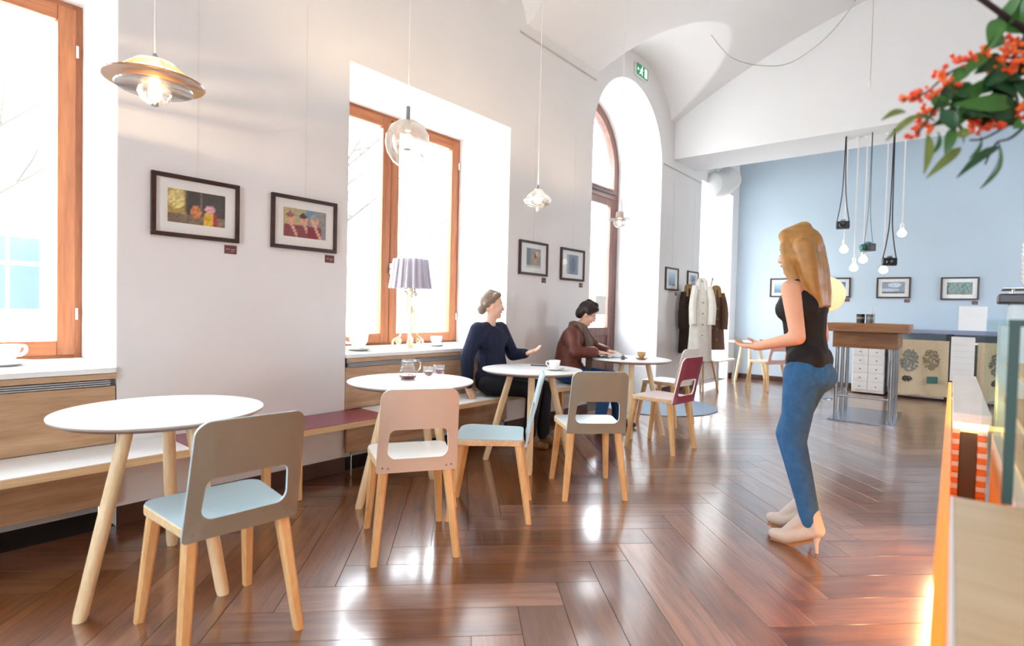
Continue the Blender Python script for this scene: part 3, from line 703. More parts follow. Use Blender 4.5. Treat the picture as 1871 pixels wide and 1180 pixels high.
def picture(cx, z0, z1, wd, wall, fn, label, tlabel, pw=0.31, ph=0.19, wire=True, fw_=0.024):
    """wall: 'L' on the window wall, 'F' on the far wall; local +X runs to the viewer's right, local -Y into the room"""
    zc_ = (z0 + z1) / 2; h = (z1 - z0) / 2; w = wd / 2
    if wall == 'L': loc, rz = (cx, WY, zc_), 0.0
    else: loc, rz = (10.95, cx, zc_), radians(-90)
    t = thing('framed_picture', label, 'picture', loc, rz, 'framed photographs on the walls')
    b = MB(); d = 0.024
    for x_0, x_1, za, zb in ((-w, w, h - fw_, h), (-w, w, -h, -h + fw_), (-w, -w + fw_, -h + fw_, h - fw_), (w - fw_, w, -h + fw_, h - fw_)): b.box(x_0, x_1, -d, -0.001, za, zb)
    b.build('frame', M_pframe, t, smooth=0, bevel=0.003)
    MB().box(-w + fw_, w - fw_, -0.010, -0.002, -h + fw_, h - fw_).build('mat', M_mat, t, smooth=0)
    o = link('print', print_mesh(pw, ph, fn), t); o.location = (0, -0.0108, 0.002)
    MB().box(-w + fw_, w - fw_, -0.016, -0.0145, -h + fw_, h - fw_).build('glazing', M_pglass, t, smooth=0)
    if wire: MB().tube([(0.0, -0.006, h), (0.0, -0.006, h + 1.3)], 0.0009, 5).build('hanging_wire', pm('hanging_wire', '#cfc6bb', 0.5), t)
    lt = thing('caption_card_hanging', tlabel, 'label', loc, rz, 'caption cards below the pictures')
    M_ = Matrix.Translation((w - 0.045, 0, -h - 0.042))
    MB().box(-0.036, 0.036, -0.004, -0.0005, -0.026, 0.026, M=M_).build('card', M_label, lt, smooth=0)
    MB().box(-0.028, -0.004, -0.0046, -0.0041, 0.0, 0.004, M=M_).box(0.002, 0.026, -0.0046, -0.0041, -0.001, 0.003, M=M_).box(0.0, 0.02, -0.0046, -0.0041, -0.012, -0.009, M=M_).build('lettering', M_ltext, lt, smooth=0)
picture(1.278, 1.586, 1.94, 0.476, 'L', pic_forest, 'dark-framed photo with a figure in yellow and red, nearest the left window', 'brown caption card below the photo with the yellow figure')
picture(1.956, 1.586, 1.94, 0.476, 'L', pic_people, 'dark-framed photo of three people with raised hands', 'brown caption card below the photo of three people')
picture(4.50, 1.576, 1.924, 0.478, 'L', pic_portrait, 'dark-framed brownish portrait photo, left of the pair above the reader', 'brown caption card below the brownish portrait', 0.24, 0.2)
picture(5.225, 1.56, 1.92, 0.478, 'L', pic_grey, 'dark-framed grey-blue photo, right of the pair above the reader', 'brown caption card below the grey-blue photo', 0.24, 0.22)
picture(7.93, 1.56, 1.905, 0.46, 'L', pic_sky, 'dark-framed pale blue photo right of the arched door', 'brown caption card below the pale blue photo by the door', 0.24, 0.2)
picture(8.75, 1.575, 1.904, 0.46, 'L', pic_grey, 'dark-framed pale photo just above the coat stand', 'brown caption card below the photo above the coat stand', 0.24, 0.2)
picture(2.655, 1.56, 1.905, 0.46, 'F', pic_sky, 'dark-framed photo on the blue wall left of the walking woman', 'brown caption card left of the walking woman', wire=False)
picture(1.82, 1.555, 1.90, 0.46, 'F', pic_sea, 'dark-framed sea-blue photo behind the round lamp on the blue wall', 'brown caption card below the sea-blue photo', wire=False)
picture(0.985, 1.548, 1.893, 0.465, 'F', pic_snow, 'dark-framed grey snowy landscape photo on the blue wall', 'brown caption card below the snowy landscape', wire=False)
picture(0.14, 1.525, 1.88, 0.465, 'F', pic_green, 'dark-framed green foliage photo at the right end of the blue wall', 'brown caption card below the green foliage photo', wire=False)

# exit sign
es = thing('exit_sign', 'green exit sign with running figure above the arched door', 'sign', (6.74, WY, 4.43))
MB().box(-0.17, 0.17, -0.03, -0.001, -0.085, 0.085).build('housing', M_white, es, smooth=0, bevel=0.004)
MB().box(-0.16, 0.16, -0.034, -0.0305, -0.075, 0.075).build('sign_face', pm('exit_green', '#0f8f62', 0.4, emit=0.25), es, smooth=0)
b = MB(); Mx = pm('exit_white', '#f4fff8', 0.4, emit=0.5); yy = (-0.036, -0.0345)
b.box(0.06, 0.13, *yy, -0.06, 0.06)
def bar(x_0, z_0, x_1, z_1, w_=0.009):
    d = Vector((x_1 - x_0, z_1 - z_0)); n_ = Vector((-d.y, d.x)).normalized() * w_
    b.prism([(x_0 + n_.x, z_0 + n_.y), (x_0 - n_.x, z_0 - n_.y), (x_1 - n_.x, z_1 - n_.y), (x_1 + n_.x, z_1 + n_.y)], *yy)
bar(-0.02, 0.03, -0.035, -0.015, 0.012); bar(-0.035, -0.015, -0.005, -0.03); bar(-0.005, -0.03, -0.012, -0.06); bar(-0.035, -0.015, -0.06, -0.045); bar(-0.06, -0.045, -0.085, -0.045)
bar(-0.02, 0.025, 0.015, 0.005); bar(-0.02, 0.025, -0.055, 0.005); bar(-0.055, 0.005, -0.06, -0.02); b.prism([(-0.008 + 0.013 * cos(a * pi / 5), 0.052 + 0.013 * sin(a * pi / 5)) for a in range(10)], *yy)
bar(-0.14, 0.0, -0.1, 0.0); bar(-0.14, 0.0, -0.122, 0.018, 0.006); bar(-0.14, 0.0, -0.122, -0.018, 0.006)
b.build('pictogram', Mx, es, smooth=0)

# ------------------------------------------------------------------ hanging lamps
M_glow = pm('bulb_glow', '#fff0d8', 0.3, emit=14.0); M_amber = glass('amber_glass', '#f0d3b0', 0.3, 0.05, 0.5, '#e3c09a')
M_frost = glass('frosted_glass', '#f4f2ee', 0.3, 0.08, 0.14, '#fbf6ee'); M_opal = glass('opal_rim', '#eef3f6', 0.3, 0.05, 0.3, '#f2f6f8')
def plight(par, z, w, r=0.03, up=True):
    # upward spots added above the shades to warm the wall and the vault
    l = bpy.data.lights.new('bulb_or_added_spot', 'SPOT' if up else 'POINT'); l.energy = w; l.color = (1.0, 0.74, 0.45); l.shadow_soft_size = r
    if up: l.spot_size = radians(165); l.spot_blend = 0.6
    o = bpy.data.objects.new('bulb_or_added_spot', l); COL.objects.link(o); o.parent = par; o.location = (0, 0, z)
    if up: o.rotation_euler = (pi, 0, 0)
def pendant(x, y, z, label, ztop=None):
    t = thing('pendant_lamp', label, 'pendant lamp', (x, y, z), 0, 'glass pendant lamps over the window tables')
    zt = zceil(x, y) - z if ztop is None else ztop - z
    MB().lathe([(0.0, zt - 0.03), (0.05, zt - 0.03), (0.055, zt - 0.01), (0.055, zt + 0.01), (0.0, zt + 0.01)], 20).build('ceiling_rose', M_white, t)
    return t, zt
LAMP_W = 16
# saucer lamp over the nearest table
p = ony(283, 128, 2.70); t, zt = pendant(p.x, p.y, p.z, 'amber saucer-shaped glass pendant lamp nearest the left window')
MB().tube([(0, 0, 0.03), (0, 0, zt - 0.03)], 0.0035, 6).build('cord', M_cord, t)
MB().lathe([(0.012, 0.03), (0.014, 0.055), (0.005, 0.07)], 12).build('cap', M_grey, t)
MB().lathe([(0.0, 0.03), (0.075, 0.028), (0.08, 0.024), (0.08, 0.02), (0.0, 0.024)], 40).build('top_disc', M_opal, t)
for r_, z_ in ((0.118, -0.012), (0.105, 0.0), (0.092, 0.012)): MB().lathe([(r_ - 0.012, z_), (r_, z_ - 0.001), (r_, z_ + 0.0025), (r_ - 0.012, z_ + 0.0035)], 44, caps=False).build('streak_ring', M_amber, t)  # rings added to cut the lamp's light into streaks on the wall
for k in range(3): a = 2 * pi * k / 3 + 0.5; MB().tube([(0.075 * cos(a), 0.075 * sin(a), 0.024), (0.13 * cos(a), 0.13 * sin(a), -0.036)], 0.002, 6).build('stay', M_steel, t)
MB().lathe([(0.012, -0.03), (0.11, -0.034), (0.17, -0.042), (0.19, -0.05), (0.186, -0.056), (0.16, -0.05), (0.10, -0.042), (0.012, -0.036)], 56).build('saucer', M_amber, t)
MB().lathe([(0.03, -0.058), (0.10, -0.062), (0.145, -0.076), (0.142, -0.082), (0.10, -0.07), (0.03, -0.064)], 48).build('middle_disc', M_opal, t)
MB().lathe([(0.015, -0.058), (0.034, -0.064), (0.06, -0.08), (0.064, -0.1), (0.05, -0.13), (0.02, -0.148), (0.0, -0.15)], 32).build('globe', M_frost, t)
MB().ell((0, 0, -0.09), (0.024, 0.024, 0.03)).build('bulb', M_glow, t); plight(t, -0.024, 8, 0.004, False)
for k in range(5):
    a = 2 * pi * k / 5; MB().cap((0.02 * cos(a), 0.02 * sin(a), -0.142), (0.01 * cos(a), 0.01 * sin(a), -0.15), 0.004).build('prong', M_grey, t)
# globe lamp
p = ony(746, 195, 2.75); t, zt = pendant(p.x, p.y, p.z, 'clear glass globe pendant lamp in front of the window mullion')
MB().tube([(0, 0, 0.0), (0, 0, zt - 0.03)], 0.0035, 6).build('cord', M_cord, t)
MB().lathe([(0.0, 0.0), (0.013, 0.0), (0.013, -0.08), (0.0, -0.08)], 14).build('holder', M_grey, t)
MB().lathe([(0.016, -0.08), (0.02, -0.09), (0.02, -0.15), (0.012, -0.155)], 14).build('sleeve', pm('ivory', '#f3e2c6', 0.5), t)
MB().lathe([(0.02, -0.085), (0.06, -0.095), (0.105, -0.125), (0.133, -0.18), (0.138, -0.23), (0.125, -0.29), (0.09, -0.345), (0.05, -0.375), (0.02, -0.385), (0.0, -0.386)], 44).build('globe', M_frost, t)
MB().ell((0, 0, -0.215), (0.036, 0.036, 0.045)).build('bulb', M_glow, t); plight(t, 0.02, 13)
MB().lathe([(0.0, -0.262), (0.022, -0.262), (0.026, -0.268), (0.0, -0.275)], 16).build('bulb_base', M_grey, t)
# faceted cut-glass lamp
p = ony(983, 345, 2.70); t, zt = pendant(p.x, p.y, p.z, 'small faceted cut-glass pendant lamp above the navy woman\'s table')
MB().tube([(0, 0, 0.02), (0, 0, zt - 0.03)], 0.003, 6).build('cord', M_cord, t)
MB().lathe([(0.006, 0.03), (0.008, 0.0), (0.03, -0.004)], 12).build('cap', M_grey, t)
def facet(prof, n=10):
    b = MB(); rings = []
    for i, (r, z) in enumerate(prof): rings.append([(r * cos(2 * pi * (j + 0.5 * (i % 2)) / n), r * sin(2 * pi * (j + 0.5 * (i % 2)) / n), z) for j in range(n)])
    return b.loft(rings)
facet([(0.03, 0.0), (0.05, -0.025), (0.09, -0.06), (0.115, -0.09), (0.1, -0.125), (0.05, -0.145), (0.02, -0.15)]).build('cut_glass_shade', M_frost, t, smooth=0)
MB().ell((0, 0, -0.085), (0.034, 0.034, 0.035)).build('bulb', M_glow, t); plight(t, 0.04, 16)
MB().lathe([(0.0, -0.15), (0.012, -0.15), (0.012, -0.18), (0.0, -0.185)], 10).build('finial', M_frost, t)
# ringed saucer lamp
p = ony(1132, 400, 2.80); t, zt = pendant(p.x, p.y, p.z, 'thin-rimmed saucer pendant lamp before the arched door')
MB().tube([(0, 0, 0.05), (0, 0, zt - 0.03)], 0.003, 6).build('cord', M_cord, t)
MB().lathe([(0.0, 0.075), (0.035, 0.07), (0.04, 0.03), (0.04, 0.0), (0.0, 0.0)], 24).build('cap', pm('blush_glass', '#e5cfc4', 0.3), t)
MB().lathe([(0.04, 0.006), (0.115, -0.002), (0.118, -0.008), (0.04, -0.006)], 48).build('rim', M_steel, t)
MB().lathe([(0.05, -0.008), (0.062, -0.03), (0.058, -0.06), (0.035, -0.082), (0.0, -0.088)], 28).build('globe', M_frost, t)
MB().ell((0, 0, -0.04), (0.022, 0.022, 0.022)).build('bulb', M_glow, t); plight(t, 0.09, 8)

# bare bulbs and cameras hung from the beam
BX = 8.25; ZB = 3.53
def hang_bulb(px_top, px, py, label, r=0.05):
    e = onx(px, py, BX); t = thing('hanging_bulb', label, 'light bulb', (BX, e.y, 0), 0, 'bare bulbs hung from the beam')
    MB().lathe([(0.0, ZB - 0.025), (0.03, ZB - 0.025), (0.03, ZB - 0.001), (0.0, ZB - 0.001)], 16).build('ceiling_rose', M_white, t)
    MB().tube([(0, 0, ZB - 0.02), (0, 0, e.z + 0.1)], 0.007, 6).build('cord', M_cord, t)
    MB().lathe([(0.018, e.z + 0.12), (0.022, e.z + 0.1), (0.022, e.z + 0.055), (0.016, e.z + 0.05)], 14).build('socket', M_white, t)
    MB().lathe([(0.016, e.z + 0.055), (0.024, e.z + 0.04), (r, e.z), (r * 0.95, e.z - 0.025), (r * 0.6, e.z - 0.048), (0.0, e.z - 0.056)], 20).build('bulb', pm('lit_bulb', '#fff3e0', 0.3, emit=2.2), t)
for px, py, n in ((1542, 455, 'lowest on the dark left cord, bare bulb under the black camera'), (1560, 488, 'bare white bulb hanging lowest left of the teal camera'), (1577, 473, 'bare bulb glowing just below the teal camera'), (1614, 492, 'bare bulb hanging just left of the right black camera'), (1648, 425, 'bare bulb hanging highest, rightmost of the bulb cluster')): hang_bulb(px, px, py, n)
def hang_camera(px, py, top, col, label, straps=2):
    e = onx(px, py, BX - 0.12); x = e.x; tp = onx(top, 262, x); t = thing('hanging_camera', label, 'camera', (x, e.y, e.z), radians(rp_.uniform(-40, 40)), 'old cameras hung by their straps')
    body = MB().box(-0.05, 0.05, -0.075, 0.075, -0.05, 0.045).build('body', M_black, t, smooth=0, bevel=0.012, seg=3)
    MB().lathe([(0.0, 0.0), (0.036, 0.0), (0.036, 0.035), (0.03, 0.05), (0.0, 0.045)], 22, M=Matrix.Translation((-0.05, 0.01, -0.005)) @ Matrix.Rotation(-pi / 2, 4, 'Y')).build('lens', pm('camera_lens_' + col, col, 0.25), t)
    MB().box(-0.03, 0.03, -0.028, 0.028, 0.045, 0.07).build('prism_hump', M_grey if col == '#1a1a1c' else pm('teal_enamel', '#3f8f90', 0.35), t, smooth=0, bevel=0.008)
    for s in (-1, 1):
        MB().tube(catmull([(0, s * 0.07, 0.03), (0, s * 0.03, 0.3), (0, 0.012 * s, 0.6), (0, 0.004 * s, ZB - e.z)], 4), 0.008, 6, flat=0.4).build('strap', pm('camera_strap', '#3a3438', 0.7), t)
hang_camera(1540, 411, 1552, '#1a1a1c', 'small black camera hung on a dark strap at the left of the cluster')
hang_camera(1586, 452, 1594, '#3f8f90', 'black camera with teal trim hung on a grey strap')
hang_camera(1625, 478, 1637, '#1a1a1c', 'black camera with silver top hung at the right of the cluster')
# loose cable along the vault and the drop cord
pts = [at(1300, 48, 7.2), at(1340, 62, 7.0), at(1400, 75, 6.7), at(1450, 75, 6.5), at(1510, 55, 6.3), at(1560, 25, 6.1), at(1600, -12, 6.0)]
pts = [Vector((q.x, q.y, zceil(q.x, q.y) - 0.012 - 0.35 * sin(pi * k / 6))) for k, q in enumerate([onz(px, py, 4.75) for px, py in ((1300, 48), (1340, 62), (1400, 75), (1450, 75), (1510, 55), (1560, 25), (1600, -12))])]
c_ = MB().tube(catmull(pts, 5), 0.006, 6).build('ceiling_cable', pm('grey_cable', '#c9c5c0', 0.6)); tag(c_, 'thin grey cable hanging in a curve below the vault', 'cable')
p = onx(1590, 155, 6.9); t = thing('pull_switch', 'thin hanging cord with a small end plug right of the vault', 'cord', (p.x, p.y, p.z))
MB().tube([(0, 0, 0.03), (0, 0, zceil(p.x, p.y) - p.z + 0.01)], 0.004, 6).build('cord', pm('grey_cable', '#c9c5c0', 0.6), t); MB().lathe([(0, 0.04), (0.016, 0.035), (0.02, 0.0), (0.012, -0.03), (0, -0.03)], 12).build('plug', M_white, t)

# silver duct above the end window
t = thing('ventilation_duct_mount', 'white ribbed ventilation duct high in the corner by the blue wall', 'duct', tuple(onx(1318, 336, 9.55)))
b = MB(); rings = []
for k in range(25):
    f = k / 24; r = 0.185 + 0.03 * (k % 2); rings.append((Vector((0.5 * f - 0.25, -0.12 * f + 0.06, 0.22 * f * f - 0.06)), r))
cs = [c for c, r in rings]
b.tube(cs, [r for c, r in rings], 28); b.build('ribbed_hose', pm('white_duct', '#e4e4e2', 0.4, noise=(4, 0.06)), t, smooth=20)
MB().tube([(0.2, -0.04, 0.1), (0.2, -0.04, 4.7 - t.location.z)], 0.02, 8).build('hanger', M_steel, t)

# ------------------------------------------------------------------ table lamp on the sill
p = ony(748, 636, 3.78); SZ = SILL + 0.03
t = thing('table_lamp', 'clear baroque table lamp with pleated silvery-mauve shade on the window sill', 'table lamp', (p.x, p.y, SZ))
M_cryst = glass('crystal', '#efe6cf', 0.35, 0.05, 0.4, '#d3c091')
shade = MB(); n = 72; rr_ = []
for r, z in ((0.185, 0.52), (0.15, 0.775)): rr_.append([((r + 0.006 * (1 if j % 4 < 2 else -1)) * cos(2 * pi * j / n), (r + 0.006 * (1 if j % 4 < 2 else -1)) * sin(2 * pi * j / n), z) for j in range(n)])
rr2 = [[(x * 0.975, y * 0.975, z) for x, y, z in r] for r in reversed(rr_)]
shade.loft(rr_ + rr2, loop=True); shade.build('lamp_shade', glass('mauve_shade', '#e4dfe5', 0.4, 0.12, 0.6, '#c2bbc5'), t, smooth=0)
for k in range(3):
    M_ = Matrix.Rotation(2 * pi * k / 3, 4, 'Z')
    prof = catmull([(0.16, 0.0), (0.15, 0.06), (0.09, 0.1), (0.075, 0.17), (0.05, 0.22), (0.055, 0.29), (0.03, 0.34), (0.025, 0.46), (0.05, 0.5), (0.03, 0.53)], 5)
    prof = [Vector((q[0], 0, q[1])) for q in prof]
    MB().tube(prof, 0.012, 8, M=M_, flat=0.7).build('scrolled_fin', M_cryst, t)
    sp = [Vector((0.105 + 0.035 * (1 - a / 26) * cos(a * 0.5), 0, 0.055 + 0.035 * (1 - a / 26) * sin(a * 0.5))) for a in range(24)]
    MB().tube(sp, 0.008, 6, M=M_).build('scroll', M_cryst, t)
    sp = [Vector((0.05 + 0.024 * (1 - a / 22) * cos(-a * 0.5), 0, 0.48 + 0.024 * (1 - a / 22) * sin(-a * 0.5))) for a in range(20)]
    MB().tube(sp, 0.006, 6, M=M_).build('scroll', M_cryst, t)
MB().lathe([(0.0, 0.0), (0.04, 0.0), (0.03, 0.03), (0.016, 0.08), (0.02, 0.2), (0.012, 0.3), (0.012, 0.56), (0.0, 0.56)], 16).build('stem', M_cryst, t)
MB().ell((0, 0, 0.61), (0.03, 0.03, 0.05)).build('bulb', M_white, t)

# ------------------------------------------------------------------ crockery
def cup(loc, s, label, saucer=True, rz=0.0, col=None, grp='white cups'):
    m_ = col or M_porc; t = thing('cup', label, 'cup', loc, rz, grp); z0 = 0.012 * s if saucer else 0
    if saucer: MB().lathe([(0.0, 0.0), (0.035 * s, 0.0), (0.072 * s, 0.012 * s), (0.078 * s, 0.016 * s), (0.07 * s, 0.016 * s), (0.034 * s, 0.006 * s), (0.0, 0.006 * s)], 32).build('saucer', m_, t)
    MB().lathe([(0.0, z0), (0.024 * s, z0), (0.026 * s, z0 + 0.006 * s), (0.04 * s, z0 + 0.03 * s), (0.045 * s, z0 + 0.062 * s), (0.042 * s, z0 + 0.062 * s), (0.037 * s, z0 + 0.03 * s), (0.02 * s, z0 + 0.012 * s), (0.0, z0 + 0.011 * s)], 32).build('bowl', m_, t)
    hp = catmull([(0.041 * s, 0, z0 + 0.052 * s), (0.062 * s, 0, z0 + 0.054 * s), (0.066 * s, 0, z0 + 0.035 * s), (0.05 * s, 0, z0 + 0.022 * s), (0.036 * s, 0, z0 + 0.022 * s)], 4)
    MB().tube(hp, 0.0045 * s, 8, flat=1.3).build('handle', m_, t)
    return t
p = onz(8, 668, SZ); cup((p.x, p.y, SZ), 1.5, 'large white cup and saucer on the sill of the leftmost window', rz=0.4)
p = onz(655, 640, SZ); cup((p.x, p.y, SZ), 1.75, 'white cup and saucer on the sill left of the table lamp', rz=2.5)
p = onz(797, 632, SZ); cup((p.x, p.y, SZ), 1.25, 'small white cup on the sill right of the table lamp', rz=1.0)
TZ = 0.745
p = onz(1013, 676, TZ); cup((p.x, p.y, TZ), 1.05, 'white coffee cup and saucer on the navy woman\'s table', rz=2.6)
p = onz(1172, 656, TZ); cup((p.x, p.y, TZ), 0.95, 'tan coffee cup on a white saucer beside the newspaper', rz=0.3, col=pm('tan_stoneware', '#c99d6b', 0.4))
# carafe with tea
p = onz(745, 692, TZ); t = thing('glass_carafe', 'ribbed glass carafe with red tea at its bottom', 'carafe', (p.x, p.y, TZ), radians(-40))
MB().lathe([(0.0, 0.001), (0.045, 0.001), (0.057, 0.012), (0.058, 0.03), (0.05, 0.052), (0.047, 0.056), (0.05, 0.06), (0.046, 0.075), (0.041, 0.08), (0.043, 0.085), (0.038, 0.105), (0.036, 0.115), (0.043, 0.135)], 36, caps=False).build('body', glass('ribbed_glass', '#f4f6f6', 0.14, 0.03, 0.08, '#ffffff'), t, smooth=60)
MB().lathe([(0.0, 0.003), (0.043, 0.003), (0.054, 0.013), (0.055, 0.026), (0.0, 0.026)], 32).build('tea', pm('red_tea', '#7c2414', 0.1), t)
hp = catmull([(0.038, 0, 0.118), (0.068, 0, 0.122), (0.082, 0, 0.1), (0.075, 0, 0.065), (0.052, 0, 0.045)], 5); MB().tube(hp, 0.0055, 8).build('handle', M_clear, t)
MB().lathe([(0.037, 0.108), (0.041, 0.112), (0.041, 0.118), (0.037, 0.12)], 28, caps=False).build('collar', M_steel, t)
for px, py, lb in ((783, 692, 'double-walled tea glass nearest the carafe'), (802, 688, 'double-walled tea glass farther right of the carafe')):
    p = onz(px, py, TZ); t = thing('tea_glass', lb, 'glass', (p.x, p.y, TZ), 0, 'tea glasses beside the carafe')
    MB().lathe([(0.0, 0.001), (0.026, 0.001), (0.034, 0.02), (0.038, 0.045), (0.0385, 0.08), (0.036, 0.08), (0.034, 0.05), (0.024, 0.024), (0.0, 0.014)], 28).build('wall', glass('double_wall_glass', '#f6f8f8', 0.12, 0.03, 0.08, '#ffffff'), t, smooth=60)
    MB().lathe([(0.0, 0.016), (0.022, 0.026), (0.03, 0.042), (0.032, 0.052), (0.0, 0.052)], 24).build('tea', pm('pink_tea', '#9a3a34', 0.1), t)
# phone, newspaper, pencil
p = onz(985, 668, TZ); t = thing('smartphone', 'dark smartphone on the table by the navy woman\'s hand', 'phone', (p.x, p.y, TZ), radians(35))
MB().box(-0.036, 0.036, -0.072, 0.072, 0.0, 0.008).build('body', M_black, t, smooth=0, bevel=0.003); MB().box(-0.033, 0.033, -0.066, 0.066, 0.008, 0.0085).build('screen', pm('phone_screen', '#aebbc4', 0.1), t, smooth=0)
p = onz(1110, 652, TZ); t = thing('newspaper', 'open white newspaper lying before the reader in brown', 'newspaper', (p.x, p.y, TZ + 0.001), radians(-50))
for s in (-1, 1):
    MB().grid(lambda u, v: (s * 0.19 * u, 0.25 * (v - 0.5), 0.002 + 0.05 * sin(pi * u) * (0.6 + 0.4 * v)), 10, 6).grid(lambda u, v: (s * 0.19 * u, 0.25 * (v - 0.5), 0.0 + 0.042 * sin(pi * u) * (0.6 + 0.4 * v)), 10, 6).build('page', pm('newsprint', '#e3e9ec', 0.8), t, smooth=60, fix=False)
    b = MB()
    for k in range(9):
        vv = 0.1 + 0.09 * k
        for c0, c1 in ((0.1, 0.48), (0.54, 0.92)):
            b.add([(s * 0.19 * u, 0.25 * (v - 0.5), 0.0035 + 0.05 * sin(pi * u) * (0.6 + 0.4 * v)) for u, v in ((c0, vv), ((c0 + c1) / 2, vv), (c1, vv), (c1, vv + 0.03), ((c0 + c1) / 2, vv + 0.03), (c0, vv + 0.03))], [(0, 1, 4, 5), (1, 2, 3, 4)])
    b.build('printed_column', pm('print_grey', '#b9bec2', 0.8), t, smooth=0, fix=False)
p = onz(1138, 657, TZ); t = thing('sugar_pot', 'small dark pot beside the newspaper', 'pot', (p.x, p.y, TZ)); MB().lathe([(0, 0.0), (0.018, 0.0), (0.022, 0.02), (0.018, 0.035), (0.0, 0.035)], 18).build('pot', pm('slate_pot', '#565b63', 0.4), t); MB().lathe([(0.0, 0.035), (0.019, 0.036), (0.01, 0.043), (0.004, 0.05), (0, 0.051)], 18).build('lid', M_steel, t)

# ------------------------------------------------------------------ high table with chrome legs
t = thing('high_table', 'high wooden table with chrome legs on a square metal plate', 'high table', (8.0, 0.95, 0), radians(1.5))
M_walnut = wood('walnut_top', '#7d4f2c', '#a8733f', 0.4, 'Y', 1.2); M_walx = wood('walnut_apron', '#6f4526', '#9a6636', 0.45, 'Y', 1.2)
MB().box(-0.55, 0.55, -0.42, 0.42, 1.05, 1.15).build('tabletop', M_walnut, t, smooth=0, bevel=0.006)
MB().box(-0.47, 0.47, -0.32, 0.32, 0.86, 1.049).build('apron', M_walx, t, smooth=0, bevel=0.004)
MB().box(-0.6, 0.6, -0.33, 0.33, 0.001, 0.014).build('base_plate', pm('blued_steel', '#8c93a0', 0.25, metal=1.0), t, smooth=0, bevel=0.002)
for x in (-0.44, 0.0, 0.44):
    for y in (-0.27, 0.27):
        MB().lathe([(0.022, 0.014), (0.022, 0.86)], 16, (x, y, 0)).build('leg', pm('satin_chrome', '#9b9da1', 0.22, metal=1.0), t)
for y in (-0.27, 0.27): MB().tube([(-0.44, y, 0.28), (0.44, y, 0.28)], 0.012, 10).build('foot_rail', M_chrome, t)
MB().tube([(-0.44, -0.27, 0.28), (-0.44, 0.27, 0.28)], 0.012, 10).build('foot_rail', M_chrome, t)
M_hz = 1.15
for px, c, lb in ((1572, '#3c3836', 'dark steel tumbler at the left on the high table'), (1590, '#6a6765', 'grey steel tumbler at the right on the high table')):
    q = onx(px, 590, 7.75); o = thing('tumbler', lb, 'tumbler', (7.75, q.y, M_hz + 0.001), 0, 'tumblers on the high table')
    MB().lathe([(0, 0), (0.042, 0), (0.045, 0.11), (0.04, 0.11), (0.038, 0.006), (0, 0.006)], 20).build('beaker', pm('tumbler_' + c, c, 0.35, metal=0.6), o); MB().lathe([(0.043, 0.05), (0.0455, 0.05), (0.046, 0.075), (0.044, 0.075)], 20, caps=False).build('band', M_grey, o)
    for k in range(2 if px > 1580 else 0): MB().tube([(0.01 * k, 0, 0.02), (0.03, -0.02 - 0.02 * k, 0.2)], 0.005, 6).build('straw', M_white, o)

# ------------------------------------------------------------------ floor lamp with round layered shade, behind the walking woman
q = onx(1508, 538, 9.3); t = thing('floor_lamp', 'floor lamp with round layered cream shade behind the walking woman', 'floor lamp', (9.3, q.y, 0))
MB().lathe([(0, 0.0), (0.15, 0.0), (0.15, 0.012), (0.03, 0.02), (0, 0.02)], 28).build('base', M_steel, t)
MB().tube([(0, 0, 0.015), (0.0, 0.02, 0.8), (0.02, 0.0, q.z - 0.02)], 0.009, 8).build('pole', M_steel, t)
M_cream = pm('cream_shade', '#f7e2b8', 0.5, emit=0.35, emit_col='#ffdf9f')
for k, r in enumerate((0.27, 0.215, 0.155, 0.095)):
    MB().lathe([(0, 0.0), (r - 0.01, 0.0), (r, 0.012), (r - 0.012, 0.03), (0, 0.034)], 40, M=Matrix.Translation((-0.035 * k, 0, q.z)) @ Matrix.Rotation(-pi / 2, 4, 'Y')).build('shade_ring', M_cream, t)
MB().ell((-0.19, 0, q.z), (0.04, 0.045, 0.045)).build('centre_knob', pm('brass', '#b98a3a', 0.35, metal=0.8), t)

# ------------------------------------------------------------------ back bar along the blue wall
M_slate = pm('slate_blue_laminate', '#8e99b4', 0.4)
t = thing('back_counter', 'long slate-blue counter board on dark posts along the blue wall', 'counter')
MB().box(10.28, 10.90, -3.2, 0.98, 1.0, 1.055).build('counter_board', M_slate, t, smooth=0, bevel=0.004)
for y in (0.9, 0.22, -0.45, -1.2, -2.2, -3.1):
    MB().box(10.36, 10.44, y - 0.04, y + 0.04, 0.0, 1.0).build('post', M_black, t, smooth=0, bevel=0.004)
    MB().box(10.76, 10.84, y - 0.04, y + 0.04, 0.0, 1.0).build('post', M_black, t, smooth=0, bevel=0.004)
MB().box(10.37, 10.43, -3.0, 0.88, 0.03, 0.07).build('foot_board', M_white, t, smooth=0)
MB().box(10.37, 10.43, -3.0, 0.88, 0.86, 0.89).build('hanging_bar', M_steel, t, smooth=0)
M_jute = pm('jute_cloth', '#dccaa9', 0.9, noise=(60, 0.22), bump=(300, 0.4)); M_ink = pm('sack_ink', '#8e8f88', 0.9, noise=(50, 0.5)); M_ink2 = pm('sack_ink_dark', '#4c4640', 0.9)
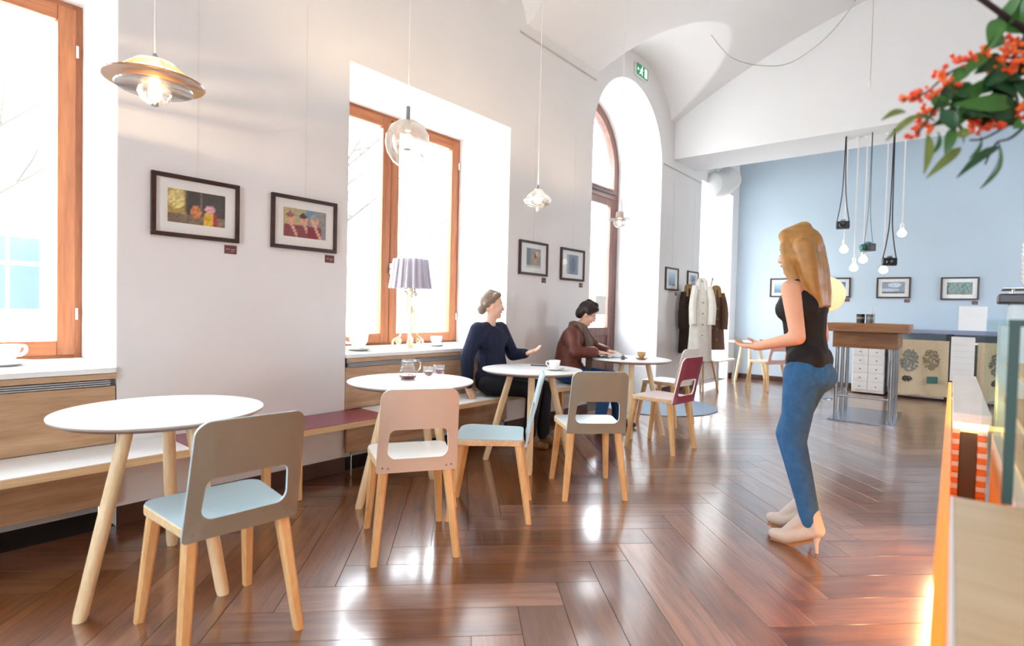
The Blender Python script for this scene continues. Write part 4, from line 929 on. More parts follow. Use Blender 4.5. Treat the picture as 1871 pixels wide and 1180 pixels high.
def sack(y0, y1, z0, z1, label, sd):
    rnd = random.Random(sd); yc = (y0 + y1) / 2; t = thing('hanging_sack', label, 'sack', (10.32, yc, 0), 0, 'printed jute coffee sacks'); w = (y1 - y0) / 2
    def wav(u, v): return 0.018 * sin(u * 9 + sd) * (1 - v) + 0.01 * sin(u * 21 + v * 4) - 0.01
    b = MB(); f1 = lambda u, v: (wav(u, v), w * (1 - 2 * u), z0 + (z1 - z0) * v + 0.012 * sin(u * 14 + sd) * (1 - v)); f2 = lambda u, v: (wav(u, v) + 0.012, w * (1 - 2 * u), z0 + (z1 - z0) * v + 0.012 * sin(u * 14 + sd) * (1 - v))
    b.grid(f1, 24, 16); b.grid(f2, 24, 16); b.build('cloth', M_jute, t, smooth=60, fix=False)
    def mark(cu, cv, ru, rv, n, mat, nm):
        b = MB()
        for k in range(n):
            a = rnd.uniform(0, 2 * pi); r = sqrt(rnd.random()); u = cu + ru * r * cos(a); v = cv + rv * r * sin(a); s_ = rnd.uniform(0.012, 0.03); pts = []
            for j in range(6): du = s_ * cos(j * pi / 3) * 0.8; dv = s_ * sin(j * pi / 3) * 0.8; x, y, z = f1(min(max(u + du, 0), 1), min(max(v + dv, 0), 1)); pts.append((x - 0.004, y, z))
            b.add(pts, [tuple(range(6))])
        b.build(nm, mat, t, smooth=0, fix=False)
    mark(0.36, 0.62, 0.15, 0.2, 190, M_ink, 'printed_tree'); 
    if sd == 1: mark(0.72, 0.66, 0.13, 0.18, 150, pm('sack_ink_ochre', '#a5977a', 0.9, noise=(50, 0.5)), 'printed_tree')
    mark(0.33, 0.3, 0.08, 0.05, 50, M_ink2, 'printed_animal')
    b = MB(); pts = [f1(u, v) for u, v in ((0.66, 0.24), (0.84, 0.24), (0.84, 0.36), (0.66, 0.36))]; b.add([(min(q_[0] for q_ in pts) - 0.02, p_[1], p_[2]) for p_ in pts], [(0, 1, 2, 3)])
    if sd == 1: b.build('green_patch', pm('sack_green', '#3f6f66', 0.8), t, smooth=0, fix=False)
sack(0.22, 0.95, 0.06, 0.9, 'tan jute coffee sack with two printed trees hanging below the back counter', 1)
sack(-0.75, -0.1, 0.08, 0.9, 'tan jute coffee sack with one printed tree hanging at the right', 2)
t = thing('hanging_paper_sheet', 'white ruled paper sheet hanging between the jute sacks', 'paper', (10.3, 0.06, 0))
MB().box(0.0, 0.006, -0.13, 0.14, 0.32, 0.97).build('sheet', M_white, t, smooth=0); b = MB()
for k in range(6): b.box(-0.001, 0.0, -0.12, 0.13, 0.4 + k * 0.09, 0.403 + k * 0.09)
b.build('ruled_line', pm('ruled_grey', '#c4ccd2', 0.7), t, smooth=0)
# white perforated cabinet
t = thing('drawer_cabinet', 'white drawer cabinet with rows of dark knobs behind the high table', 'cabinet', (10.55, 1.22, 0))
MB().box(-0.2, 0.2, -0.22, 0.22, 0.02, 0.9).build('body', M_white, t, smooth=0, bevel=0.004)
for k in range(6):
    for s in (-1, 1):
        d = MB().box(-0.212, -0.201, 0.11 * s - 0.1, 0.11 * s + 0.1, 0.06 + 0.138 * k, 0.185 + 0.138 * k).build('drawer', M_white, t, smooth=0, bevel=0.003)
        MB().ell((-0.222, 0.11 * s, 0.122 + 0.138 * k), (0.012, 0.012, 0.012), nu=8, nv=6).build('knob', M_grey, d)
# things on the back counter
t = thing('sign_stand', 'white leaning card stand on the back counter', 'card stand', (10.5, -0.02, 1.056)); MB().box(-0.06, -0.052, -0.17, 0.15, 0.0, 0.36, M=Matrix.Rotation(radians(8), 4, 'Y')).build('card', M_white, t, smooth=0); MB().add([(-0.045, -0.14, 0.0), (0.11, -0.16, 0.0), (0.0, -0.14, 0.3), (-0.045, -0.135, 0.0), (0.11, -0.155, 0.0), (0.0, -0.135, 0.3)], [(0, 1, 2), (3, 5, 4), (0, 2, 5, 3), (1, 4, 5, 2), (0, 3, 4, 1)]).build('strut', M_grey, t, smooth=0)
q = onx(1817, 552, 3.5); t = thing('coffee_grinder', 'dark-headed coffee grinder on a pale pedestal at the right edge', 'coffee grinder', (3.5, q.y - 0.11, 0))
MB().box(-0.13, 0.13, -0.25, 0.09, 0.0, 1.2).build('pedestal', pm('pale_enamel', '#cfdfe4', 0.3), t, smooth=0, bevel=0.005)
MB().box(-0.1, 0.1, -0.2, 0.06, 1.2, 1.3).build('steel_body', pm('pale_enamel', '#cfdfe4', 0.3), t, smooth=0, bevel=0.008)
MB().box(-0.12, 0.11, -0.22, 0.1, 1.3, 1.345).build('head', pm('charcoal_enamel', '#4c4a4f', 0.4), t, smooth=0, bevel=0.008)
MB().box(-0.14, 0.13, -0.24, 0.085, 1.366, 1.372).build('cup_tray', M_steel, t, smooth=0, bevel=0.002)
for a_, b_ in ((-0.1, -0.18), (0.09, -0.18), (-0.1, 0.05), (0.09, 0.05)): MB().lathe([(0.006, 1.344), (0.006, 1.367)], 8, (a_, b_, 0)).build('tray_post', M_steel, t)
_cm = MB().lathe([(0.03, 0.0), (0.046, 0.03), (0.049, 0.04), (0.045, 0.04), (0.027, 0.008), (0.0, 0.008), (0.0, 0.0)], 20, caps=False).mesh('stacked_cup', M_porc, smooth=50)
for j in range(2):
    for k in range(9):
        o = link('stacked_cup', _cm); o.location = (3.5 - 0.03 * j, q.y - 0.135 - 0.115 * j, 1.3725 + 0.021 * k)
        tag(o, 'white stacked cup, %s of the %s stack on the grinder tray' % ('topmost' if k == 8 else ('lowest' if k == 0 else ORD[8 - k]), ('left', 'right')[j]), 'cup', 'stacked cups on the grinder tray')

# ------------------------------------------------------------------ counter in the right foreground
CA = radians(1.05)      # the counter runs almost parallel to the window wall
CTR = thing('service_counter', 'pale wooden service counter with orange acrylic front edge at the right', 'counter', (0, 0.0, 0), CA)
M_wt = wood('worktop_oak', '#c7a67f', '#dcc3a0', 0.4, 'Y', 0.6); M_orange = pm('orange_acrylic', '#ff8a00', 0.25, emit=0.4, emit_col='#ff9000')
MB().box(0.5, 1.275, -0.75, -0.012, 0.872, 0.9).build('worktop', M_wt, CTR, smooth=0, bevel=0.002)
MB().box(0.5, 1.275, -0.0115, -0.007, 0.868, 0.9).build('worktop_edge', M_white, CTR, smooth=0)
MB().box(0.55, 1.26, -0.7, -0.03, 0.0, 0.871).build('carcass', pm('counter_carcass', '#d9cfc2', 0.5), CTR, smooth=0)
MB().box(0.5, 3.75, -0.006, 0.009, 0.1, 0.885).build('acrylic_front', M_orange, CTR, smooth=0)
MB().box(0.5, 3.75, -0.004, 0.006, 0.0, 0.095).build('plinth', M_base, CTR, smooth=0)
# lit end niche with the two stacks of wrapped bars
SLZ = 0.93; SX = 2.2
MB().box(SX, 3.7, -0.102, -0.008, SLZ - 0.03, SLZ).build('ledge', wood('ledge_ply', '#eaddd2', '#f5ebe2', 0.45, 'X', 0.8), CTR, smooth=0, bevel=0.003)
MB().box(SX + 0.02, 3.7, -0.0705, -0.0295, 0.1, SLZ - 0.06).build('niche_panel', pm('brown_niche', '#5a4a3e', 0.6), CTR, smooth=0)
MB().box(SX + 0.01, 3.7, -0.095, -0.012, SLZ - 0.045, SLZ - 0.031).build('light_strip', pm('warm_led', '#ffe9b0', 0.4, emit=9.0, emit_col='#ffdd8a'), CTR, smooth=0)
l = bpy.data.lights.new('niche_led', 'AREA'); l.shape = 'RECTANGLE'; l.size = 1.2; l.size_y = 0.05; l.energy = 2.5; l.color = (1, 0.75, 0.4)
o = bpy.data.objects.new('niche_led', l); COL.objects.link(o); o.parent = CTR; o.location = (2.9, -0.045, SLZ - 0.05)
# warm led line at the foot of the counter front
MB().box(0.9, 3.7, 0.0095, 0.016, 0.225, 0.24).build('foot_light', pm('foot_led', '#ffd58a', 0.4, emit=1.5, emit_col='#ffc766'), CTR, smooth=0)
l = bpy.data.lights.new('foot_led', 'AREA'); l.shape = 'RECTANGLE'; l.size = 2.8; l.size_y = 0.03; l.energy = 12; l.color = (1, 0.78, 0.4)
o = bpy.data.objects.new('foot_led', l); COL.objects.link(o); o.parent = CTR; o.location = (2.3, 0.03, 0.222); o.rotation_euler = (radians(12), 0, 0)
Mo1 = pm('orange_wrapper', '#f08238', 0.4); Mo2 = pm('white_wrapper', '#efe6dc', 0.4)
for side, y0, y1 in (('left', -0.0285, -0.0105), ('right', -0.0955, -0.0715)):
    for k in range(17):
        zz = SLZ - 0.066 - 0.0175 * k; j = random.uniform(0, 0.006)
        o = MB().box(SX + 0.01 + j, SX + 0.16 + j, y0, y1, zz, zz + 0.0165).build('wrapped_bar', Mo1 if (k % 2 == 1 or k > 11) else Mo2, smooth=0, bevel=0.002)
        o.rotation_euler.z = CA; tag(o, ('orange' if (k % 2 == 1 or k > 11) else 'pale') + ' wrapped bar, %s of the %s stack in the counter niche' % (ORD[k], side), 'wrapped bar', 'wrapped bars in the counter niche')
# glass display case behind the counter front
GC = thing('display_case', 'glass display case with wooden shelves at the right edge', 'display case', (0, 0, 0), CA)
M_gedge = pm('green_glass_edge', '#06382f', 0.5); M_gclear = glass('case_glass', '#f4faf8', 0.012)
MB().box(1.285, 2.15, -0.0905, -0.0765, 0.9, 1.21).build('front_pane', M_gclear, GC, smooth=0)
MB().box(1.281, 1.2848, -0.091, -0.076, 0.9, 1.212).build('pane_edge', M_gedge, GC, smooth=0)
MB().box(1.285, 2.15, -0.66, -0.076, 1.2105, 1.2225).build('top_pane', M_gclear, GC, smooth=0)
MB().box(1.281, 1.2848, -0.66, -0.0755, 1.2105, 1.2225).build('pane_edge', M_gedge, GC, smooth=0)
for z in (0.9, 1.0, 1.10):
    MB().box(1.36, 2.12, -0.62, -0.12, z - 0.012, z).build('shelf', M_ply, GC, smooth=0)
MB().box(1.36, 2.14, -0.62, -0.1, 0.3, 0.888).build('cabinet', pm('case_base', '#d9cfc0', 0.5), GC, smooth=0)
for x in (1.37, 2.1): MB().box(x, x + 0.03, -0.64, -0.61, 0.3, 1.21).build('post', M_steel, GC, smooth=0)
R_ = Matrix.Rotation(CA, 4, 'Z')
def inc(x, y, z): return R_ @ Vector((x, y, z))
def cake(x, y, z, r, c1, c2, lb):
    t = thing('cake', lb, 'cake', inc(x, y, z + 0.001), 0, 'cakes in the display case')
    MB().lathe([(0, 0), (r, 0), (r, 0.045), (r - 0.01, 0.055), (0, 0.058)], 28).build('sponge', pm('cake_' + c1, c1, 0.6, bump=(60, 0.3)), t); MB().lathe([(0, 0.0585), (r * 0.9, 0.056), (r * 0.93, 0.062), (0, 0.066)], 28).build('icing', pm('icing_' + c2, c2, 0.3), t)
    MB().lathe([(r + 0.004, 0.0), (r + 0.02, 0.0), (r + 0.022, 0.004), (r + 0.004, 0.004)], 28, caps=False).build('board', M_porc, t)
cake(1.62, -0.3, 0.9, 0.1, '#3a221c', '#2a1512', 'dark chocolate cake on the lowest shelf of the display case')
cake(1.7, -0.32, 1.0, 0.1, '#4a2a2a', '#702a3a', 'dark red iced cake on the middle shelf of the display case')
def pouch(x, y, z, col, lb, h=0.085, dep=0.05):
    t = thing('snack_pouch', lb, 'pouch', inc(x, y, z + 0.001), radians(20), 'wrapped snacks at the display case')
    w = 0.045; b = MB(); b.loft([[(a * w * k, c * d * k2, zz) for a, c in ((-1, -1), (1, -1), (1, 1), (-1, 1))] for k, d, k2, zz in ((0.9, dep / 2, 1, 0), (1, dep / 2, 1, h * 0.3), (1, dep / 2, 0.8, h * 0.7), (0.95, dep / 2, 0.1, h))]); b.build('bag', col, t, smooth=30, bevel=0.004)
    MB().box(-w * 0.95, w * 0.95, -0.003, 0.003, h, h + 0.012).build('seal', M_white, t, smooth=0)
pouch(1.5, -0.17, 1.10, pm('orange_bag', '#ee8a1a', 0.3), 'orange snack pouch on the top shelf of the display case')
pouch(1.5, -0.3, 1.10, pm('red_bag', '#b6242c', 0.3), 'red snack pouch on the top shelf of the display case')
pouch(1.46, -0.2, 0.9, pm('clear_bag', '#b9b9b2', 0.2), 'clear grey snack pouch on the lowest shelf of the display case', 0.07)
# tall striped paper bag on the glass top
q = inc(1.42, -0.158, 1.2235); t = thing('striped_bag', 'pink-and-white striped bag with orange base on the glass case', 'bag', q, radians(15))
MB().box(-0.05, 0.05, -0.035, 0.035, 0.0, 0.03).build('base_band', pm('orange_band', '#ee6c22', 0.4), t, smooth=0, bevel=0.003); MB().loft([[(a * 0.05 * k, c * 0.035 * k, z) for a, c in ((-1, -1), (1, -1), (1, 1), (-1, 1))] for k, z in ((1, 0.0302), (1, 0.08), (0.9, 0.14), (0.75, 0.17))]).build('bag_body', pm('pale_pink_bag', '#f0dcdc', 0.4), t, smooth=0, bevel=0.004)
b = MB()
for k in range(5):
    for s in (-1, 1): b.box(-0.045 + 0.02 * k, -0.037 + 0.02 * k, s * 0.0352 - 0.0006, s * 0.0352 + 0.0006, 0.032, 0.09)
    for s in (-1, 1): b.box(s * 0.0502 - 0.0006, s * 0.0502 + 0.0006, -0.03 + 0.014 * k, -0.024 + 0.014 * k, 0.032, 0.09)
b.build('stripe', pm('bag_stripe', '#c9546a', 0.4), t, smooth=0)

# ------------------------------------------------------------------ coat stand with three coats
_cs = at(1285, 600, 8.4)
t = thing('coat_stand', 'wooden tripod coat stand holding three coats', 'coat stand', (_cs.x, _cs.y, 0)); M_stand = wood('coat_stand_wood', '#a8763a', '#c8944e', 0.45, 'Z', 1.2)
for a in (-35, 85, 205):
    d = Vector((cos(radians(a)), sin(radians(a)), 0)); MB().tube([d * 0.3, d * 0.02 + Vector((0, 0, 1.05)), d * -0.12 + Vector((0, 0, 1.74))], [0.013, 0.015, 0.011], 8).build('leg', M_stand, t); MB().cap(d * -0.12 + Vector((0, 0, 1.74)), d * -0.125 + Vector((0, 0, 1.755)), 0.016).build('knob', M_stand, t)
    MB().tube([d * 0.0 + Vector((0, 0, 1.2)), d * 0.09 + Vector((0, 0, 1.42))], 0.009, 6).build('peg', M_stand, t)
def coat(pa, zs, w, dep, mat, label, rz, fold=7, collar=None, sleeves=True):
    t = thing('hanging_coat', label, 'coat', (pa[0], pa[1], 0), rz, 'coats on the coat stand')
    rings = []; n = 40
    for z, kw, kd in zs:
        ring = []
        for j in range(n):
            a = 2 * pi * j / n; f = 1 + 0.10 * sin(fold * a + z * 3) * (1 - (z - zs[0][0]) / (zs[-1][0] - zs[0][0]))
            ring.append((w * kw * f * cos(a), dep * kd * f * sin(a), z))
        rings.append(ring)
    MB().loft(rings).build('body', mat, t, smooth=60)
    if sleeves:
        zt = zs[-1][0]
        for s in (-1, 1): MB().tube(catmull([(s * w * 0.55, -dep * 0.3, zt - 0.06), (s * w * 0.85, -dep * 0.9, zt - 0.3), (s * w * 0.8, -dep * 1.0, zt - 0.62)], 5), [0.05] * 6 + [0.055] * 5, 10).build('sleeve', mat, t)
    if collar: MB().tube(catmull([(-w * 0.35, -dep * 0.55, zs[-1][0] - 0.12), (-w * 0.25, -dep * 0.2, zs[-1][0] + 0.02), (0, dep * 0.3, zs[-1][0] + 0.04), (w * 0.25, -dep * 0.2, zs[-1][0] + 0.02), (w * 0.35, -dep * 0.55, zs[-1][0] - 0.12)], 4), 0.035, 8).build('collar', collar, t)
    for k in range(4): MB().ell((w * 0.05, -dep * 0.98, zs[-1][0] - 0.3 - 0.16 * k), (0.012, 0.006, 0.012), nu=8, nv=6).build('button', M_grey, t)
Mc1 = pm('cream_wool', '#e6e2d6', 0.9, noise=(14, 0.12)); Mc2 = pm('dark_brown_fur', '#3c2a20', 0.95, noise=(30, 0.4), bump=(80, 0.6)); Mc3 = pm('brown_wool', '#6e5040', 0.9, noise=(12, 0.15)); Mc4 = pm('tan_fur', '#b3905c', 0.95, noise=(40, 0.4), bump=(90, 0.6))
_c = at(1279, 600, 8.14); coat((_c.x, _c.y), [(0.52, 1.05, 1.0), (0.9, 0.95, 0.95), (1.3, 0.9, 0.9), (1.58, 0.8, 0.8), (1.68, 0.35, 0.5)], 0.17, 0.085, Mc1, 'cream woollen coat hanging at the front of the coat stand', radians(-50), collar=Mc1)
_c = at(1256, 600, 8.52); coat((_c.x, _c.y), [(0.6, 0.9, 1.0), (0.95, 0.9, 0.95), (1.3, 0.85, 0.9), (1.5, 0.75, 0.8), (1.6, 0.35, 0.5)], 0.14, 0.08, Mc2, 'dark brown fur coat hanging left on the coat stand', radians(-50), collar=Mc4)
_c = at(1306, 600, 8.6); coat((_c.x, _c.y), [(0.66, 1.1, 1.0), (0.95, 0.95, 0.95), (1.3, 0.85, 0.9), (1.5, 0.75, 0.8), (1.6, 0.35, 0.5)], 0.14, 0.08, Mc3, 'brown coat with tan collar hanging right on the coat stand', radians(-50), collar=Mc4)
# low white console in the recess
t = thing('console_table', 'low white console table behind the coat stand', 'console table', (9.45, 3.28, 0))
MB().box(-0.4, 0.4, -0.15, 0.17, 0.42, 0.45).build('top', M_white, t, smooth=0, bevel=0.003); MB().box(-0.38, 0.38, 0.14, 0.16, 0.1, 0.42).build('back_board', M_white, t, smooth=0)
for x in (-0.38, 0.38):
    for y in (-0.13, 0.15): MB().box(x - 0.015, x + 0.015, y - 0.015, y + 0.015, 0, 0.42).build('leg', M_white, t, smooth=0)

# ------------------------------------------------------------------ people
def skinmesh(name, prims, mats, parent, voxel=0.009, smooth=8, region=None, label=None):
    """one continuous smooth surface grown over overlapping tapered limbs"""
    me = prims.mesh(name + '_raw', mats[0] if isinstance(mats, list) else mats, smooth=0)
    o = bpy.data.objects.new(name + '_raw', me); COL.objects.link(o)
    md = o.modifiers.new('r', 'REMESH'); md.mode = 'VOXEL'; md.voxel_size = voxel; md.use_smooth_shade = True
    md = o.modifiers.new('s', 'SMOOTH'); md.factor = 0.5; md.iterations = smooth
    dg = bpy.context.evaluated_depsgraph_get(); dg.update()
    me2 = bpy.data.meshes.new_from_object(o.evaluated_get(dg)); me2.name = name
    bpy.data.objects.remove(o); bpy.data.meshes.remove(me)
    me2.materials.clear()
    for k in (mats if isinstance(mats, list) else [mats]): me2.materials.append(k)
    me2.polygons.foreach_set('use_smooth', [True] * len(me2.polygons))
    ob = link(name, me2, parent, label=label); return ob
M_skin = pm('skin', '#e5b79c', 0.5, sub=0.08, noise=(20, 0.05)); M_skin2 = pm('skin_warm', '#dfa685', 0.5, sub=0.08, noise=(20, 0.05))
M_lip = pm('lips', '#b8655c', 0.4); M_eyew = pm('eye_white', '#f2efea', 0.2); M_iris = pm('iris', '#3a2a20', 0.2)
class Fig:
    def __init__(s, x, y, ang, z=0.0):
        s.o = Vector((x, y, z)); a = radians(ang); s.f = Vector((cos(a), sin(a), 0)); s.l = Vector((-sin(a), cos(a), 0))
    def __call__(s, f, l, z): return s.o + s.f * f + s.l * l + Vector((0, 0, z))
def head(b, c, yaw, pitch, parts, t, skin, hair_mat, hair_fn, sc=1.0):
    """head shape into the body builder b; face details as parts. yaw in degrees is where the face looks, pitch down positive"""
    R = (Matrix.Rotation(radians(yaw), 3, 'Z') @ Matrix.Rotation(radians(pitch), 3, 'Y'))
    P = lambda f, l, z: c + R @ (Vector((f, l, z)) * sc)
    b.ell(P(-0.012, 0, 0.03), (0.095 * sc, 0.075 * sc, 0.095 * sc), R=R)       # skull
    b.ell(P(0.022, 0, -0.03), (0.066 * sc, 0.058 * sc, 0.078 * sc), R=R)       # face
    b.cap(P(0.06, 0, -0.088), P(0.05, 0, -0.08), 0.026 * sc)                  # chin
    b.cap(P(0.035, 0.036, -0.065), P(0.055, 0.0, -0.09), 0.02 * sc); b.cap(P(0.035, -0.036, -0.065), P(0.055, 0.0, -0.09), 0.02 * sc)  # jaw
    b.cap(P(0.082, 0, 0.014), P(0.1, 0, -0.028), 0.009 * sc, 0.0135 * sc)        # nose
    b.cap(P(0.07, 0.03, 0.022), P(0.074, -0.03, 0.022), 0.014 * sc)           # brow
    for s_ in (-1, 1):
        b.ell(P(0.058, 0.034 * s_, -0.025), (0.026 * sc,) * 3)                  # cheek
        b.ell(P(-0.008, 0.076 * s_, -0.01), (0.018 * sc, 0.008 * sc, 0.03 * sc), R=R)  # ear
    def face():
        for s_ in (-1, 1):
            e = MB().ell(P(0.0745, 0.03 * s_, 0.004), (0.012 * sc, 0.015 * sc, 0.0085 * sc), R=R, nu=12, nv=8).build('eye', M_eyew, t)
            MB().ell(P(0.0835, 0.03 * s_, 0.004), (0.004 * sc, 0.007 * sc, 0.007 * sc), R=R, nu=10, nv=6).build('iris', M_iris, e)
            MB().tube([P(0.078, 0.014 * s_, 0.03), P(0.082, 0.03 * s_, 0.035), P(0.07, 0.05 * s_, 0.028)], 0.004 * sc, 6).build('eyebrow', hair_mat, t)
        MB().tube([P(0.075, -0.024, -0.056), P(0.088, -0.008, -0.053), P(0.089, 0.008, -0.053), P(0.075, 0.024, -0.056)], [0.003, 0.006, 0.006, 0.003], 8).build('mouth', M_lip, t)
        h = MB(); hair_fn(h, P, R, sc); skinmesh('hair', h, hair_mat, t, 0.007, 5)
    return P, face
def hand(b, w, d, n, side, curl=0.5, sc=1.0):
    """palm and five fingers. w wrist, d pointing direction, n palm normal (towards what it holds)"""
    d = d.normalized(); n = (n - d * n.dot(d)).normalized(); s_ = d.cross(n) * side; w = Vector(w)
    for k in (-1.1, -0.35, 0.4, 1.1): b.cap(w + d * 0.01 + s_ * 0.016 * k, w + d * 0.078 * sc + s_ * 0.021 * k, 0.015, 0.0125)
    for k, ln in ((-1.3, 0.066), (-0.45, 0.077), (0.4, 0.074), (1.2, 0.058)):
        p = w + d * 0.08 * sc + s_ * 0.0215 * k; dd = d.copy(); r = 0.0095
        for j in range(3):
            a = curl * (0.45 + 0.45 * j); dd = (d * cos(a) + n * sin(a)); q = p + dd * ln * (0.45, 0.32, 0.23)[j] * sc; b.cap(p, q, r, r * 0.92); p = q; r *= 0.92
    p = w + d * 0.025 - s_ * 0.026; q = p + (d * 0.6 - s_ * 0.7 + n * 0.3).normalized() * 0.034; b.cap(p, q, 0.013, 0.0115); b.cap(q, q + (d * 0.85 - s_ * 0.3 + n * 0.4).normalized() * 0.03, 0.011, 0.0095)
def limb(b, pts, rs):
    for i in range(len(pts) - 1): b.cap(pts[i], pts[i + 1], rs[i], rs[i + 1])
def shoe(t, heel, toe, mat, h=0.09, sole=M_black, name='shoe'):
    heel = Vector(heel); toe = Vector(toe); b = MB(); up = Vector((0, 0, 1))
    b.cap(heel + up * 0.045, toe + up * 0.03, 0.038, 0.03); b.cap(heel + up * 0.04, heel + up * h, 0.038, 0.042); b.cap(heel + up * (h * 0.8), (heel + toe) / 2 + up * 0.05, 0.036, 0.034); b.cap(heel + up * 0.028, toe + up * 0.022, 0.026, 0.022)
    o = skinmesh(name, b, mat, t, 0.008, 4); return o

# --- woman in navy sitting on the bench
t = thing('person', 'seated woman in a navy jumper and dark trousers, turned to the right', 'person', (3.66, 3.27, 0), 0, 'people in the cafe')
F = Fig(0, 0, -82)
hipc = F(0.0, 0, 0.555); L_sh, R_sh = F(-0.05, 0.175, 1.03), F(-0.05, -0.175, 1.03); neck = F(-0.05, 0, 1.055); hc = F(-0.02, 0, 1.245)
Lh, Rh = F(0.02, 0.09, 0.547), F(0.02, -0.09, 0.547); Lk, Rk = F(0.43, 0.17, 0.53), F(0.42, 0.02, 0.53); La, Ra = F(0.40, 0.24, 0.10), F(0.34, 0.09, 0.10)
Le, Lw = F(0.06, 0.235, 0.80), F(0.25, 0.16, 0.825); Re, Rw = F(-0.09, -0.27, 0.80), F(-0.07, -0.285, 0.535)
b = MB(); 
b.ell(F(0.0, 0, 0.56), (0.12, 0.17, 0.11)); limb(b, [F(0, 0, 0.6), F(-0.03, 0, 0.8), F(-0.05, 0, 0.96)], [0.12, 0.11, 0.12]); b.cap(F(-0.05, 0.13, 1.02), F(-0.05, -0.13, 1.02), 0.055)
limb(b, [neck, hc - Vector((0, 0, 0.07))], [0.052, 0.046]); limb(b, [L_sh, Le, Lw], [0.05, 0.038, 0.026]); limb(b, [R_sh, Re, Rw], [0.05, 0.038, 0.026])
limb(b, [Lh, Lk, La], [0.08, 0.055, 0.036]); limb(b, [Rh, Rk, Ra], [0.08, 0.055, 0.036])
hand(b, Lw, F.f * 0.8 + F.l * 0.5 + Vector((0, 0, 0.35)), F.l * -0.3 + Vector((0, 0, 1)), -1, 0.5); hand(b, Rw, Vector((0, 0, -0.5)) + F.f * 0.6 - F.l * 0.3, -F.f * 0.3 + Vector((0, 0, -1)), -1, 0.35)
def hair_bun(h, P, R, sc):
    h.ell(P(-0.03, 0, 0.045), (0.092, 0.084, 0.092), R=R); h.ell(P(-0.095, 0, -0.035), (0.045, 0.05, 0.05), R=R); h.cap(P(0.03, 0.05, 0.095), P(-0.06, 0.06, 0.02), 0.03); h.cap(P(0.03, -0.05, 0.095), P(-0.06, -0.06, 0.02), 0.03); h.cap(P(0.045, 0, 0.1), P(-0.03, 0, 0.12), 0.03)
M_hair1 = pm('ash_blonde_hair', '#8c7a68', 0.5, noise=(30, 0.25))
P_, face = head(b, hc, -42, 2, None, t, M_skin, M_hair1, hair_bun)
skinmesh('body', b, M_skin, t, 0.0075, 7); face()
M_navy = pm('navy_knit', '#16203c', 0.9, noise=(40, 0.2), bump=(150, 0.4)); M_dark = pm('dark_trousers', '#121521', 0.85)
c = MB(); c.ell(F(0.0, 0, 0.6), (0.14, 0.185, 0.12)); limb(c, [F(0, 0, 0.64), F(-0.03, 0, 0.82), F(-0.05, 0, 0.94)], [0.138, 0.13, 0.142]); c.cap(F(-0.03, 0.07, 0.94), F(-0.03, -0.07, 0.94), 0.115); c.cap(F(-0.05, 0.135, 1.02), F(-0.05, -0.135, 1.02), 0.069); limb(c, [neck + F.l * 0.05, L_sh], [0.05, 0.066]); limb(c, [neck - F.l * 0.05, R_sh], [0.05, 0.066]); limb(c, [L_sh, Le, Lw - (Lw - Le) * 0.12], [0.075, 0.06, 0.046]); limb(c, [R_sh, Re, Rw - (Rw - Re) * 0.12], [0.075, 0.062, 0.05])
skinmesh('jumper', c, M_navy, t, 0.009, 5)
c = MB(); c.ell(F(0.0, 0, 0.55), (0.135, 0.185, 0.1)); limb(c, [Lh, Lk, La], [0.094, 0.072, 0.055]); limb(c, [Rh, Rk, Ra], [0.094, 0.072, 0.055]); skinmesh('trousers', c, M_dark, t, 0.01, 4)
M_boot = pm('leopard_boot', '#8a6238', 0.6, noise=(45, 0.6))
for a in (La, Ra): shoe(t, Vector((a.x, a.y, 0)) , Vector((a.x, a.y, 0)) + F.f * 0.15 + F.l * 0.03, M_boot, 0.14)

# --- woman in a brown jacket reading
t = thing('person', 'seated woman in a brown leather jacket and taupe scarf, reading', 'person', (4.85, 3.27, 0), 0, 'people in the cafe')
F = Fig(0, 0, -72)
L_sh, R_sh = F(0.09, 0.175, 0.985), F(0.09, -0.175, 0.985); neck = F(0.10, 0, 1.025); hc = F(0.20, 0, 1.185)
Lh, Rh = F(0.02, 0.09, 0.548), F(0.02, -0.09, 0.548); Lk, Rk = F(0.45, 0.17, 0.52), F(0.45, -0.10, 0.52); La, Ra = F(0.52, 0.20, 0.1), F(0.40, -0.18, 0.1)
Le, Lw = F(0.24, 0.25, 0.82), F(0.40, 0.14, 0.80); Re, Rw = F(0.14, -0.25, 0.80), F(0.35, -0.13, 0.805)
b = MB(); b.ell(F(0.0, 0, 0.56), (0.12, 0.17, 0.11)); limb(b, [F(0, 0, 0.6), F(0.02, 0, 0.8), F(0.08, 0, 0.94)], [0.12, 0.11, 0.12]); b.cap(F(0.09, 0.13, 0.985), F(0.09, -0.13, 0.985), 0.055)
limb(b, [neck, hc - F.f * 0.02 - Vector((0, 0, 0.06))], [0.052, 0.046]); limb(b, [L_sh, Le, Lw], [0.05, 0.038, 0.026]); limb(b, [R_sh, Re, Rw], [0.05, 0.038, 0.026])
limb(b, [Lh, Lk, La], [0.08, 0.055, 0.036]); limb(b, [Rh, Rk, Ra], [0.08, 0.055, 0.036])
hand(b, Lw, F.f * 1.0 - F.l * 0.25 + Vector((0, 0, -0.1)), Vector((0, 0, -1)), 1, 0.3); hand(b, Rw, F.f * 1.0 + F.l * 0.2 + Vector((0, 0, -0.1)), Vector((0, 0, -1)), -1, 0.3)
def hair_short(h, P, R, sc):
    h.ell(P(-0.025, 0, 0.045), (0.098, 0.088, 0.094), R=R); h.ell(P(-0.07, 0, -0.01), (0.055, 0.075, 0.075), R=R)
    for s_ in (-1, 1): h.cap(P(0.05, 0.045 * s_, 0.085), P(0.0, 0.07 * s_, 0.02), 0.028)
    h.cap(P(0.06, 0.03, 0.085), P(0.06, -0.03, 0.09), 0.026); h.cap(P(0.03, 0, 0.12), P(-0.05, 0, 0.12), 0.035)
